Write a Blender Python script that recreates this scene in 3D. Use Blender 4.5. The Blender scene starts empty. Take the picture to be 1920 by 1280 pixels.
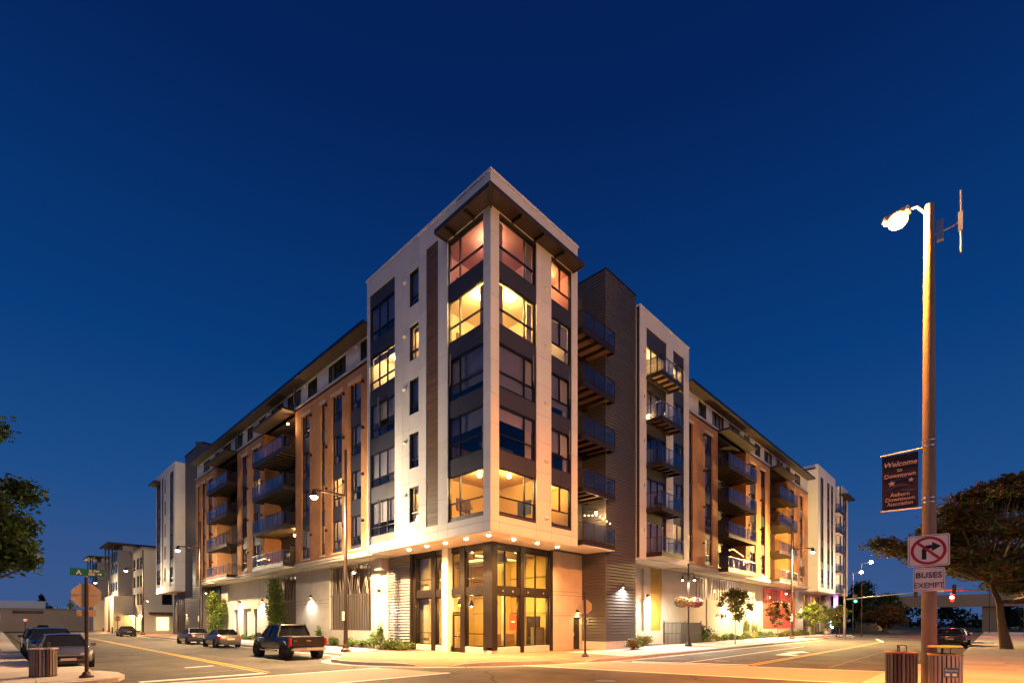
import bpy, bmesh, math, random
from mathutils import Vector, Matrix
random.seed(7)
R_ = math.radians
scene = bpy.context.scene
COL = scene.collection

# ---------------------------------------------------------------- camera
cam_d = bpy.data.cameras.new('camera')
cam = bpy.data.objects.new('camera', cam_d); COL.objects.link(cam)
cam.location = (-16.70, -17.55, 2.0)
cam.rotation_euler = (R_(90), 0, math.atan2(.6944, .7197) - R_(90))
cam_d.sensor_width = 36; cam_d.lens = 17.55; cam_d.shift_y = 0.274
cam_d.clip_start = .1; cam_d.clip_end = 3000
scene.camera = cam

# ---------------------------------------------------------------- world: dusk sky, sun already below the horizon
world = bpy.data.worlds.new('World'); scene.world = world; world.use_nodes = True
wn = world.node_tree.nodes; wl = world.node_tree.links
bg = wn['Background']
SKY_STRENGTH = .50
tc = wn.new('ShaderNodeTexCoord'); sp = wn.new('ShaderNodeSeparateXYZ'); rp = wn.new('ShaderNodeValToRGB')
wl.new(tc.outputs['Generated'], sp.inputs[0]); wl.new(sp.outputs['Z'], rp.inputs[0]); wl.new(rp.outputs[0], bg.inputs[0])
cr = rp.color_ramp
SKY = [(0.0, (.040, .080, .200)), (.08, (.030, .073, .203)), (.22, (.010, .059, .198)), (.42, (.002, .036, .156)), (.70, (.0012, .014, .086)), (1.0, (.001, .007, .045))]
cr.elements[0].position = SKY[0][0]; cr.elements[0].color = SKY[0][1] + (1,)
cr.elements[1].position = SKY[-1][0]; cr.elements[1].color = SKY[-1][1] + (1,)
for p, c in SKY[1:-1]:
    e = cr.elements.new(p); e.color = c + (1,)
bg.inputs[1].default_value = SKY_STRENGTH
# last skylight after sunset: one very weak, very soft sun from behind the camera
sd = bpy.data.lights.new('sun', 'SUN'); sd.energy = .22; sd.angle = R_(70); sd.color = (1.0, .80, .74)
so = bpy.data.objects.new('sun', sd); COL.objects.link(so); so.rotation_euler = (R_(52), 0, R_(-30))
vs = scene.view_settings
vs.view_transform = 'Standard'; vs.look = 'None'; vs.gamma = 1; vs.use_curve_mapping = False; vs.exposure = 1.32
scene.cycles.use_denoising = True
scene.cycles.use_light_tree = True
scene.cycles.max_bounces = 6; scene.cycles.diffuse_bounces = 2; scene.cycles.glossy_bounces = 3
scene.cycles.transmission_bounces = 4; scene.cycles.transparent_max_bounces = 12
scene.cycles.sample_clamp_indirect = 6; scene.cycles.caustics_reflective = False; scene.cycles.caustics_refractive = False

# ---------------------------------------------------------------- materials
M = {}
def mat(name, col, rough=.7, metal=0., var=.0, scale=6., bump=0., bscale=None, spec=.5, stretch=None, coat=0., var2=None):
    m = bpy.data.materials.new(name); m.use_nodes = True
    n = m.node_tree.nodes; l = m.node_tree.links; b = n['Principled BSDF']
    b.inputs['Base Color'].default_value = tuple(col) + (1,); b.inputs['Roughness'].default_value = rough
    b.inputs['Metallic'].default_value = metal; b.inputs['Specular IOR Level'].default_value = spec
    if coat: b.inputs['Coat Weight'].default_value = coat; b.inputs['Coat Roughness'].default_value = .05
    if var or bump:
        t = n.new('ShaderNodeTexCoord'); mp = n.new('ShaderNodeMapping'); l.new(t.outputs['Object'], mp.inputs[0])
        if stretch: mp.inputs['Scale'].default_value = stretch
    if var:
        a = n.new('ShaderNodeTexNoise'); a.inputs['Scale'].default_value = scale; a.inputs['Detail'].default_value = 6; a.inputs['Roughness'].default_value = .62
        a2 = n.new('ShaderNodeTexNoise'); a2.inputs['Scale'].default_value = scale * .13; a2.inputs['Detail'].default_value = 4
        l.new(mp.outputs[0], a.inputs[0]); l.new(mp.outputs[0], a2.inputs[0])
        mx = n.new('ShaderNodeMath'); mx.operation = 'ADD'; l.new(a.outputs[0], mx.inputs[0]); l.new(a2.outputs[0], mx.inputs[1])
        r = n.new('ShaderNodeMapRange'); r.inputs[1].default_value = .6; r.inputs[2].default_value = 1.4
        r.inputs[3].default_value = 1 - var; r.inputs[4].default_value = 1 + var; l.new(mx.outputs[0], r.inputs[0])
        v = n.new('ShaderNodeVectorMath'); v.operation = 'SCALE'; v.inputs[0].default_value = col; l.new(r.outputs[0], v.inputs['Scale'])
        l.new(v.outputs[0], b.inputs['Base Color'])
        rr = n.new('ShaderNodeMapRange'); rr.inputs[1].default_value = .6; rr.inputs[2].default_value = 1.4
        rr.inputs[3].default_value = max(.02, rough - .12); rr.inputs[4].default_value = min(1, rough + .12); l.new(mx.outputs[0], rr.inputs[0]); l.new(rr.outputs[0], b.inputs['Roughness'])
    if bump:
        c = n.new('ShaderNodeTexNoise'); c.inputs['Scale'].default_value = bscale or scale * 8; c.inputs['Detail'].default_value = 4
        l.new(mp.outputs[0], c.inputs[0]); bp = n.new('ShaderNodeBump'); bp.inputs['Strength'].default_value = bump; bp.inputs['Distance'].default_value = .02
        l.new(c.outputs[0], bp.inputs['Height']); l.new(bp.outputs[0], b.inputs['Normal'])
    M[name] = m; return m
def emis(name, col, s):
    m = bpy.data.materials.new(name); m.use_nodes = True; b = m.node_tree.nodes['Principled BSDF']
    b.inputs['Base Color'].default_value = (.8, .8, .8, 1); b.inputs['Emission Color'].default_value = tuple(col) + (1,); b.inputs['Emission Strength'].default_value = s
    M[name] = m; return m
def bricks(name, c1, c2, mortar, w, h, msize, rough=.85, offset=.5, axis=None, bump=.4):
    m = mat(name, c1, rough); n = m.node_tree.nodes; l = m.node_tree.links; b = n['Principled BSDF']
    t = n.new('ShaderNodeTexCoord'); mp = n.new('ShaderNodeMapping'); l.new(t.outputs['Object'], mp.inputs[0])
    src = mp.outputs[0]
    if axis == 'wall':       # along the wall (x+y) and height z
        s = n.new('ShaderNodeSeparateXYZ'); l.new(t.outputs['Object'], s.inputs[0]); ad = n.new('ShaderNodeMath'); l.new(s.outputs[0], ad.inputs[0]); l.new(s.outputs[1], ad.inputs[1])
        cb = n.new('ShaderNodeCombineXYZ'); l.new(ad.outputs[0], cb.inputs[0]); l.new(s.outputs[2], cb.inputs[1]); src = cb.outputs[0]
    br = n.new('ShaderNodeTexBrick'); l.new(src, br.inputs[0]); br.offset = offset
    br.inputs['Color1'].default_value = tuple(c1) + (1,); br.inputs['Color2'].default_value = tuple(c2) + (1,); br.inputs['Mortar'].default_value = tuple(mortar) + (1,)
    br.inputs['Scale'].default_value = 1; br.inputs['Mortar Size'].default_value = msize; br.inputs['Brick Width'].default_value = w; br.inputs['Row Height'].default_value = h
    nz = n.new('ShaderNodeTexNoise'); nz.inputs['Scale'].default_value = .7; nz.inputs['Detail'].default_value = 6; l.new(t.outputs['Object'], nz.inputs[0])
    r = n.new('ShaderNodeMapRange'); r.inputs[1].default_value = .3; r.inputs[2].default_value = .7; r.inputs[3].default_value = .78; r.inputs[4].default_value = 1.2; l.new(nz.outputs[0], r.inputs[0])
    v = n.new('ShaderNodeVectorMath'); v.operation = 'SCALE'; l.new(br.outputs[0], v.inputs[0]); l.new(r.outputs[0], v.inputs['Scale']); l.new(v.outputs[0], b.inputs['Base Color'])
    bp = n.new('ShaderNodeBump'); bp.inputs['Strength'].default_value = bump; bp.inputs['Distance'].default_value = .01; bp.invert = True; l.new(br.outputs['Fac'], bp.inputs['Height']); l.new(bp.outputs[0], b.inputs['Normal'])
    return m
def glass(name, tint, refl=1.0, rough=.0, top=.7):
    m = bpy.data.materials.new(name); m.use_nodes = True; n = m.node_tree.nodes; l = m.node_tree.links; n.clear()
    o = n.new('ShaderNodeOutputMaterial'); tr = n.new('ShaderNodeBsdfTransparent'); tr.inputs[0].default_value = tuple(tint) + (1,)
    gl = n.new('ShaderNodeBsdfGlossy'); gl.inputs[0].default_value = (refl, refl, refl, 1); gl.inputs['Roughness'].default_value = rough
    lw = n.new('ShaderNodeLayerWeight'); pw = n.new('ShaderNodeMath'); pw.operation = 'POWER'; pw.inputs[1].default_value = 3.5; l.new(lw.outputs['Facing'], pw.inputs[0])
    f = n.new('ShaderNodeMapRange'); f.inputs[3].default_value = .045; f.inputs[4].default_value = top; l.new(pw.outputs[0], f.inputs[0]); mx = n.new('ShaderNodeMixShader')
    l.new(f.outputs[0], mx.inputs[0]); l.new(tr.outputs[0], mx.inputs[1]); l.new(gl.outputs[0], mx.inputs[2]); l.new(mx.outputs[0], o.inputs[0])
    M[name] = m; return m
def leafmat(name, col, var=.35):
    m = mat(name, col, .5, var=var, scale=1.5, spec=.3); b = m.node_tree.nodes['Principled BSDF']
    n = m.node_tree.nodes; l = m.node_tree.links
    t = n.new('ShaderNodeBsdfTranslucent'); t.inputs[0].default_value = tuple(min(1, c * 1.3) for c in col) + (1,)
    mx = n.new('ShaderNodeMixShader'); mx.inputs[0].default_value = .35; o = n['Material Output']
    l.new(b.outputs[0], mx.inputs[1]); l.new(t.outputs[0], mx.inputs[2]); l.new(mx.outputs[0], o.inputs[0]); return m

mat('white_panel', (.72, .69, .67), .55, var=.10, scale=1.2, stretch=(1, 1, .22))
mat('white_trim', (.78, .76, .74), .5, var=.04, scale=4)
mat('charcoal', (.042, .040, .052), .5, var=.12, scale=3)
mat('siding', (.105, .100, .102), .5, metal=.15, var=.12, scale=2)
mat('louvre_metal', (.25, .235, .23), .55, metal=.1, var=.1, scale=3)
mat('bronze', (.040, .029, .024), .4, metal=.4, var=.15, scale=5)
mat('black_frame', (.012, .011, .012), .4, metal=.2)
mat('store_frame', (.030, .021, .017), .38, metal=.45, var=.12, scale=4)
mat('concrete', (.46, .43, .38), .82, var=.2, scale=1.6, bump=.25, bscale=30)
mat('concrete_warm', (.44, .36, .27), .82, var=.22, scale=1.4, bump=.25, bscale=30)
mat('plinth', (.52, .49, .44), .85, var=.15, scale=3, bump=.2, bscale=40)
mat('soffit_white', (.70, .66, .60), .7, var=.05, scale=3)
mat('eave', (.055, .038, .030), .6, var=.2, scale=3, stretch=(1, 1, 1))
mat('canopy', (.036, .024, .020), .55, var=.2, scale=3)
mat('wood', (.16, .085, .05), .6, var=.45, scale=9, stretch=(.6, .6, 6), bump=.2)
mat('wood_deck', (.36, .235, .14), .65, var=.2, scale=5)
mat('wood_yellow', (.50, .33, .06), .6, var=.25, scale=4)
bricks('brick', (.54, .205, .062), (.43, .150, .046), (.40, .25, .14), .21, .075, .010, axis='wall')
mat('lintel', (.48, .42, .33), .8, var=.1, scale=4)
mat('asphalt', (.084, .074, .064), .8, var=.42, scale=1.6, bump=.7, bscale=55, spec=.35)
mat('patch', (.058, .052, .047), .85, var=.3, scale=2, bump=.5, bscale=60)
mat('ground', (.05, .055, .03), .95, var=.4, scale=.4)
mat('slab', (.40, .37, .33), .85, var=.16, scale=2.2, bump=.25, bscale=45)
mat('kerb', (.38, .36, .32), .85, var=.18, scale=3, bump=.2, bscale=40)
mat('crosswalk', (.30, .26, .21), .82, var=.18, scale=1.4, bump=.3, bscale=60)
bricks('pavers', (.30, .15, .085), (.22, .11, .07), (.13, .10, .08), .20, .10, .008)
mat('white_paint', (.72, .70, .64), .7, var=.2, scale=5)
mat('yellow_paint', (.62, .36, .03), .7, var=.22, scale=5)
mat('tactile', (.34, .10, .05), .7, var=.1)
mat('pole_brown', (.055, .038, .03), .42, metal=.4, var=.15, scale=6)
mat('pole_concrete', (.22, .17, .125), .85, var=.28, scale=5, bump=.5, bscale=25, stretch=(1, 1, .35))
mat('galv', (.45, .45, .44), .4, metal=.8, var=.1)
mat('steel', (.6, .6, .6), .3, metal=.9)
mat('sign_white', (.78, .74, .70), .45); mat('sign_red', (.42, .02, .02), .45); mat('sign_black', (.012, .012, .012), .5)
mat('sign_green', (.0, .16, .07), .4); mat('sign_back', (.62, .50, .24), .38, metal=.55, var=.15, scale=2)
mat('banner', (.035, .018, .03), .8, var=.15); mat('banner_wave', (.075, .05, .13), .8); mat('banner_text', (.62, .45, .35), .8)
mat('sticker', (.06, .16, .22), .5)
mat('slat_grey', (.20, .17, .15), .45, metal=.3, var=.15, scale=8); mat('slat_brown', (.10, .065, .045), .5, var=.2, scale=8)
mat('slat_pale', (.44, .39, .34), .5, var=.12, scale=8); mat('lid_rust', (.30, .11, .04), .5, metal=.2, var=.2); mat('lid_ochre', (.50, .28, .05), .5, var=.15)
mat('bin_inner', (.015, .013, .012), .8)
mat('tyre', (.012, .012, .012), .85); mat('rim', (.35, .34, .33), .3, metal=.8); mat('rim_dark', (.03, .03, .03), .4, metal=.5)
mat('chrome', (.6, .58, .55), .15, metal=1.); mat('plate', (.6, .5, .45), .5); mat('plastic', (.015, .015, .016), .6)
mat('tail_red', (.45, .012, .01), .15, coat=.6); mat('lamp_clear', (.6, .6, .6), .08, metal=.6)
mat('car_glass', (.010, .011, .012), .06, spec=.4)
for n_, c_ in dict(paint_grey=(.13, .125, .135), paint_dark=(.022, .020, .022), paint_bronze=(.15, .12, .095), paint_taupe=(.17, .15, .14), paint_black=(.011, .010, .011), paint_white=(.7, .68, .66), paint_red=(.16, .01, .01)).items():
    mat(n_, c_, .28, metal=.55 if n_ not in ('paint_white',) else 0, coat=1.)
mat('bark', (.10, .068, .045), .9, var=.3, scale=12, bump=.6, bscale=30)
mat('bark_pale', (.30, .23, .15), .9, var=.3, scale=12, bump=.4, bscale=30)
leafmat('leaf_dark', (.035, .06, .018)); leafmat('leaf_green', (.075, .13, .028)); leafmat('leaf_lime', (.16, .21, .035)); leafmat('leaf_rust', (.17, .062, .022)); leafmat('leaf_olive', (.085, .078, .026)); leafmat('leaf_pine', (.022, .035, .018)); leafmat('leaf_yellow', (.24, .20, .04))
mat('soil', (.06, .035, .022), .95, var=.4, scale=8, bump=.6); mat('grass', (.07, .075, .02), .95, var=.45, scale=3)
mat('rock', (.40, .36, .31), .85, var=.25, scale=5, bump=.5)
for i_, c_ in enumerate([(.6, .06, .1), (.62, .3, .02), (.6, .5, .5), (.16, .07, .35), (.62, .42, .06)]): mat('petal%d' % i_, c_, .6)
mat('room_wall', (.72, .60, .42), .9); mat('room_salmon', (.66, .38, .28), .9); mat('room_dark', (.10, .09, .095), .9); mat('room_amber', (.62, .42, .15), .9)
mat('blind', (.46, .42, .43), .8, var=.08, scale=3, stretch=(8, 8, .3)); mat('curtain', (.62, .53, .40), .85, var=.15, scale=3, stretch=(8, 8, .2))
mat('couch', (.05, .07, .14), .9); mat('store_wall', (.50, .36, .15), .9, var=.1, scale=1); mat('store_floor', (.3, .25, .18), .6); mat('duct', (.4, .38, .34), .35, metal=.7)
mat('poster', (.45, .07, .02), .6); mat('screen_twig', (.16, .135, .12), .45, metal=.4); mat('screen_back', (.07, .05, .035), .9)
mat('screen_pale', (.50, .44, .40), .6, var=.12, scale=4); mat('screen_redlit', (.55, .08, .06), .6, var=.12, scale=4); mat('chain', (.05, .045, .042), .6, metal=.3)  # red screen panels: the red garage light is put into their colour
mat('tan_wall', (.40, .31, .22), .85, var=.12, scale=1); mat('bluewhite', (.5, .55, .62), .7); mat('cream_wall', (.70, .60, .43), .75, var=.06, scale=2); mat('grey_wall', (.26, .24, .23), .75, var=.08)
mat('overpass', (.20, .16, .14), .85, var=.15, scale=.8); mat('cone_orange', (.62, .12, .02), .6)
mat('tail_trailer', (.45, .42, .38), .6, var=.1); mat('bridge_dark', (.05, .04, .04), .8)
glass('glass', (.80, .80, .84)); glass('glass_store', (.90, .88, .80)); glass('rail_glass', (.84, .87, .90), top=.55)
emis('globe_led', (1, .90, .74), 18); emis('globe_sodium', (1, .34, .04), 14); emis('globe_warm', (1, .62, .22), 30); emis('globe_far', (1, .8, .5), 40)
emis('downlight', (1, .70, .32), 45); emis('bulb', (1, .58, .18), 9); emis('neon_blue', (.10, .45, 1), 6); emis('neon_white', (1, .97, .95), 4.5); emis('neon_violet', (.35, .03, .75), .9)
emis('neon_red', (1, .05, .03), 1.2); emis('sig_red', (1, .03, .02), 9); emis('sig_green', (.0, .9, .45), 5); emis('room_lamp', (1, .72, .35), 22); emis('tv', (.25, .2, 1), 4)
emis('bar_red', (1, .06, .02), 3); emis('shop_glow', (1, .58, .16), 1.6)

def weather_asphalt():
    m = M['asphalt']; n = m.node_tree.nodes; l = m.node_tree.links; b = n['Principled BSDF']; src = b.inputs['Base Color'].links[0].from_socket
    t = n.new('ShaderNodeTexCoord'); dn = n.new('ShaderNodeTexNoise'); dn.inputs['Scale'].default_value = .9; dn.inputs['Detail'].default_value = 5; l.new(t.outputs['Object'], dn.inputs[0])
    ad = n.new('ShaderNodeMixRGB'); ad.blend_type = 'ADD'; ad.inputs[0].default_value = 1.6; l.new(t.outputs['Object'], ad.inputs[1]); l.new(dn.outputs['Color'], ad.inputs[2])
    v = n.new('ShaderNodeTexVoronoi'); v.feature = 'DISTANCE_TO_EDGE'; v.inputs['Scale'].default_value = .22; l.new(ad.outputs[0], v.inputs['Vector'])
    r = n.new('ShaderNodeMapRange'); r.inputs[1].default_value = .003; r.inputs[2].default_value = .012; r.inputs[3].default_value = .28; r.inputs[4].default_value = 1; l.new(v.outputs['Distance'], r.inputs[0])
    st = n.new('ShaderNodeTexNoise'); st.inputs['Scale'].default_value = .28; st.inputs['Detail'].default_value = 8; st.inputs['Roughness'].default_value = .7; l.new(t.outputs['Object'], st.inputs[0])
    r2 = n.new('ShaderNodeMapRange'); r2.inputs[1].default_value = .35; r2.inputs[2].default_value = .65; r2.inputs[3].default_value = .52; r2.inputs[4].default_value = 1.35; l.new(st.outputs[0], r2.inputs[0])
    mu = n.new('ShaderNodeMath'); mu.operation = 'MULTIPLY'; l.new(r.outputs[0], mu.inputs[0]); l.new(r2.outputs[0], mu.inputs[1])
    sc = n.new('ShaderNodeVectorMath'); sc.operation = 'SCALE'; l.new(src, sc.inputs[0]); l.new(mu.outputs[0], sc.inputs['Scale']); l.new(sc.outputs[0], b.inputs['Base Color'])
weather_asphalt()
def per_piece(name, amt):                      # every panel or slab a slightly different shade
    m = M[name]; n = m.node_tree.nodes; l = m.node_tree.links; b = n['Principled BSDF']; src = b.inputs['Base Color'].links[0].from_socket
    oi = n.new('ShaderNodeObjectInfo'); r = n.new('ShaderNodeMapRange'); r.inputs[3].default_value = 1 - amt; r.inputs[4].default_value = 1 + amt; l.new(oi.outputs['Random'], r.inputs[0])
    sc = n.new('ShaderNodeVectorMath'); sc.operation = 'SCALE'; l.new(src, sc.inputs[0]); l.new(r.outputs[0], sc.inputs['Scale']); l.new(sc.outputs[0], b.inputs['Base Color'])
per_piece('white_panel', .05); per_piece('slab', .14); per_piece('blind', .3)
# ---------------------------------------------------------------- mesh helpers
class MB:
    """collects boxes, tubes and loose faces; build() links them as one mesh object"""
    def __init__(s): s.v = []; s.f = []; s.m = []
    def add(s, vs_, fs, mi=0):
        o = len(s.v); s.v += [tuple(q) for q in vs_]; s.f += [tuple(i + o for i in q) for q in fs]; s.m += [mi] * len(fs); return s
    def box(s, x0, x1, y0, y1, z0, z1, mi=0):
        return s.add([(x0, y0, z0), (x1, y0, z0), (x1, y1, z0), (x0, y1, z0), (x0, y0, z1), (x1, y0, z1), (x1, y1, z1), (x0, y1, z1)],
                     [(0, 3, 2, 1), (4, 5, 6, 7), (0, 1, 5, 4), (1, 2, 6, 5), (2, 3, 7, 6), (3, 0, 4, 7)], mi)
    def obox(s, c, ax, ay, az, mi=0):          # oriented box, half axes
        c = Vector(c); ax = Vector(ax); ay = Vector(ay); az = Vector(az)
        return s.add([c + i * ax + j * ay + k * az for k in (-1, 1) for j in (-1, 1) for i in (-1, 1)],
                     [(0, 2, 3, 1), (4, 5, 7, 6), (0, 1, 5, 4), (1, 3, 7, 5), (3, 2, 6, 7), (2, 0, 4, 6)], mi)
    def tube(s, p, q, r0, r1=None, n=10, mi=0, cap=True):
        p = Vector(p); q = Vector(q); r1 = r0 if r1 is None else r1; d = (q - p).normalized()
        u = d.orthogonal().normalized(); w = d.cross(u); vs_ = []
        for c, r in ((p, r0), (q, r1)):
            for i in range(n):
                a = 2 * math.pi * i / n; vs_.append(c + r * (math.cos(a) * u + math.sin(a) * w))
        fs = [(i, (i + 1) % n, n + (i + 1) % n, n + i) for i in range(n)]
        if cap: fs += [tuple(range(n))[::-1], tuple(range(n, 2 * n))]
        return s.add(vs_, fs, mi)
    def path(s, pts, r, n=6, mi=0):
        for a, b in zip(pts[:-1], pts[1:]): s.tube(a, b, r, r, n, mi)
        return s
    def lathe(s, c, prof, n=16, mi=0):         # prof: (r, z) list, axis z
        vs_ = [(c[0] + r * math.cos(2 * math.pi * i / n), c[1] + r * math.sin(2 * math.pi * i / n), c[2] + z) for r, z in prof for i in range(n)]
        fs = [(k * n + i, k * n + (i + 1) % n, (k + 1) * n + (i + 1) % n, (k + 1) * n + i) for k in range(len(prof) - 1) for i in range(n)]
        return s.add(vs_, fs, mi)
    def ball(s, c, r, n=12, mi=0, sz=1.):
        return s.lathe(c, [(max(.0005, r * math.sin(math.pi * k / 8)), -r * sz * math.cos(math.pi * k / 8)) for k in range(9)], n, mi)
    def poly(s, pts, thick, nrm, mi=0):        # flat polygon with thickness along -nrm
        nrm = Vector(nrm); pts = [Vector(p) for p in pts]; n = len(pts)
        return s.add(pts + [p - nrm * thick for p in pts], [tuple(range(n)), tuple(range(2 * n - 1, n - 1, -1))] + [(i, i + n, (i + 1) % n + n, (i + 1) % n) for i in range(n)], mi)
    def build(s, name, mats, parent=None, smooth=False, bevel=0.):
        me = bpy.data.meshes.new(name); me.from_pydata(s.v, [], s.f); me.update()
        mats = mats if isinstance(mats, (list, tuple)) else [mats]
        for q in mats: me.materials.append(M[q])
        if len(mats) > 1: me.polygons.foreach_set('material_index', s.m)
        bm = bmesh.new(); bm.from_mesh(me); bmesh.ops.recalc_face_normals(bm, faces=bm.faces)
        if bevel: bmesh.ops.bevel(bm, geom=list(bm.edges), offset=bevel, segments=1, affect='EDGES', clamp_overlap=True)
        bm.to_mesh(me); bm.free()
        if smooth:
            me.polygons.foreach_set('use_smooth', [True] * len(me.polygons))
            me.set_sharp_from_angle(angle=R_(40))
        return link(name, me, parent)
def link(name, me, parent=None):
    o = bpy.data.objects.new(name, me); COL.objects.link(o)
    if parent is not None:
        o.parent = parent
    return o
def empty(name, loc=(0, 0, 0), rz=0., parent=None):
    o = bpy.data.objects.new(name, None); COL.objects.link(o); o.location = loc; o.rotation_euler = (0, 0, rz); o.empty_display_size = .2
    if parent is not None: o.parent = parent
    return o
def tag(o, label=None, cat=None, group=None, kind=None):
    if label: o['label'] = label
    if cat: o['category'] = cat
    if group: o['group'] = group
    if kind: o['kind'] = kind
    return o
def copy_tree(o, parent=None):
    c = o.copy(); COL.objects.link(c); c.parent = parent
    for ch in o.children: copy_tree(ch, c)
    return c
def light(name, kind, loc, power, col, parent=None, size=.1, spot=None, blend=.6, aim=None):
    d = bpy.data.lights.new(name, kind); d.energy = power; d.color = col
    if kind in ('POINT', 'SPOT'): d.shadow_soft_size = size
    if kind == 'AREA': d.size = size
    if spot: d.spot_size = R_(spot); d.spot_blend = blend
    o = bpy.data.objects.new(name, d); COL.objects.link(o); o.location = loc
    if aim is not None: o.rotation_euler = Vector(aim).to_track_quat('-Z', 'Y').to_euler()
    if parent is not None: o.parent = parent
    return o
def text(name, s, size, mtl, origin, right, up, parent=None, align='CENTER', sx=1., depth=.004, shear=0., bold=0.):
    """flat lettering: origin on the baseline, right/up unit vectors in world space"""
    cu = bpy.data.curves.new(name, 'FONT'); cu.body = s; cu.size = size; cu.align_x = align; cu.extrude = depth; cu.shear = shear; cu.offset = bold; cu.resolution_u = 2
    o = bpy.data.objects.new(name, cu); COL.objects.link(o)
    dg = bpy.context.evaluated_depsgraph_get(); me = bpy.data.meshes.new_from_object(o.evaluated_get(dg)); bpy.data.objects.remove(o)
    r = Vector(right); u = Vector(up); nn = r.cross(u); og = Vector(origin)
    for v in me.vertices: v.co = og + r * (v.co.x * sx) + u * v.co.y + nn * v.co.z
    me.materials.clear(); me.materials.append(M[mtl]); return link(name, me, parent)

# facade frames: a = along the wall, d = outward, z = up
class Face:
    def __init__(s, kind, plane): s.k = kind; s.p = plane
    def pt(s, a, d, z): return Vector((s.p - d, a, z)) if s.k == 'L' else Vector((a, s.p - d, z))
    def box(s, mb, a0, a1, d0, d1, z0, z1, mi=0):
        if s.k == 'L': return mb.box(s.p - d1, s.p - d0, a0, a1, z0, z1, mi)
        return mb.box(a0, a1, s.p - d1, s.p - d0, z0, z1, mi)
    def obj(s, name, m, par, a0, a1, d0, d1, z0, z1, bevel=0.):
        mb = MB(); s.box(mb, a0, a1, d0, d1, z0, z1); return mb.build(name, m, par, bevel=bevel)

# ================================================================ setting
def zg(x, y):                                   # height of the north-east pavement
    z = .15 + .10 * max(0, min(1, min((x + 2.4) / 4.5, (y + 3.5) / 5.7)))
    for cx, cy, nx, ny in RAMPS:                # two kerb ramps at the corner
        al = (x - cx) * -ny + (y - cy) * nx; inn = (x - cx) * nx + (y - cy) * ny
        k = max(0, 1 - max(0, abs(al) - .75) / .7) * max(0, 1 - max(0, inn) / 1.5)
        z = z * (1 - k) + .02 * k
    return z
RAMPS = [(-2.95, .5, .78, .62), (3.0, -2.72, .2, .98)]
g = MB().add([(-900, -900, -.03), (900, -900, -.03), (900, 900, -.03), (-900, 900, -.03)], [(0, 1, 2, 3)]).build('ground', 'ground'); tag(g, kind='structure')
rd = MB()
rd.add([(-15.0, -60, 0), (140, -60, 0), (140, 3, 0), (-1.5, 3, 0), (-1.5, 260, 0), (-15.0, 260, 0)], [(0, 1, 2, 3, 4, 5)])
rd.add([(-120, -16, 0), (-15.0, -16, 0), (-15.0, -3, 0), (-120, -3, 0)], [(0, 1, 2, 3)])
tag(rd.build('road', 'asphalt'), kind='structure')
# painted markings, crosswalks
def sheet(name, m, pts, z, kind='structure'):
    o = MB().add([(x, y, z) for x, y in pts], [tuple(range(len(pts)))]).build(name, m); return tag(o, kind=kind)
sheet('crosswalk', 'crosswalk', [(-13.4, -2.0), (-4.2, -2.0), (-4.9, 1.85), (-13.4, 1.85)], .004)
sheet('crosswalk', 'crosswalk', [(.35, -1.95), (2.95, -14.6), (8.4, -15.2), (5.05, -3.4)], .006)
def stripe(name, m, p, q, w, z=.010):
    p = Vector(p); q = Vector(q); n = (q - p).normalized(); n = Vector((-n.y, n.x)) * w / 2
    sheet(name, m, [p - n, q - n, q + n, p + n], z)
for p, q in (((-13.4, 1.9), (-4.95, 1.9)), ((-13.4, -2.05), (-4.2, -2.05)), ((.3, -1.9), (2.9, -14.6)), ((5.15, -3.5), (8.5, -15.2))): stripe('crosswalk_line', 'white_paint', p, q, .22)
stripe('stop_line', 'white_paint', (-13.35, 2.95), (-9.3, 3.05), .45); stripe('stop_line', 'white_paint', (5.85, -4.3), (7.75, -9.3), .4)
for dx in (-.13, .13): stripe('centre_line', 'yellow_paint', (-9.2 + dx, 3.3), (-8.2 + dx, 75), .11)
for dy in (-.13, .13): stripe('centre_line', 'yellow_paint', (7.7, -9.38 + dy), (46, -9.38 + dy), .11)
stripe('lane_line', 'white_paint', (6.6, -6.6), (30, -6.2), .11)
stripe('lane_mark', 'white_paint', (-10.9, 8.0), (-9.7, 8.3), .25)
MB().add([(x, y, .011) for x, y in ((16.5, -7.9), (20.4, -7.75), (20.4, -7.35), (21.9, -8.1), (20.4, -8.9), (20.4, -8.4), (17.6, -8.4), (17.6, -9.0), (16.5, -9.0))], [tuple(range(9))]).build('turn_arrow', 'white_paint')['kind'] = 'structure'
stripe('turn_bay_line', 'white_paint', (46, -9.4), (58, -7.2), .3); stripe('turn_bay_line', 'white_paint', (58, -7.2), (57, -4.9), .3)
stripe('road_seam', 'crosswalk', (-12, 5), (-3, 5.6), .05, .007); stripe('road_seam', 'crosswalk', (9, -12.3), (40, -12.0), .05, .007)
MB().lathe((-2.2, -8.0, .008), [(.0005, 0), (.33, 0), (.36, -.006)], 20).build('manhole_cover', 'bronze')['kind'] = 'structure'
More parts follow.
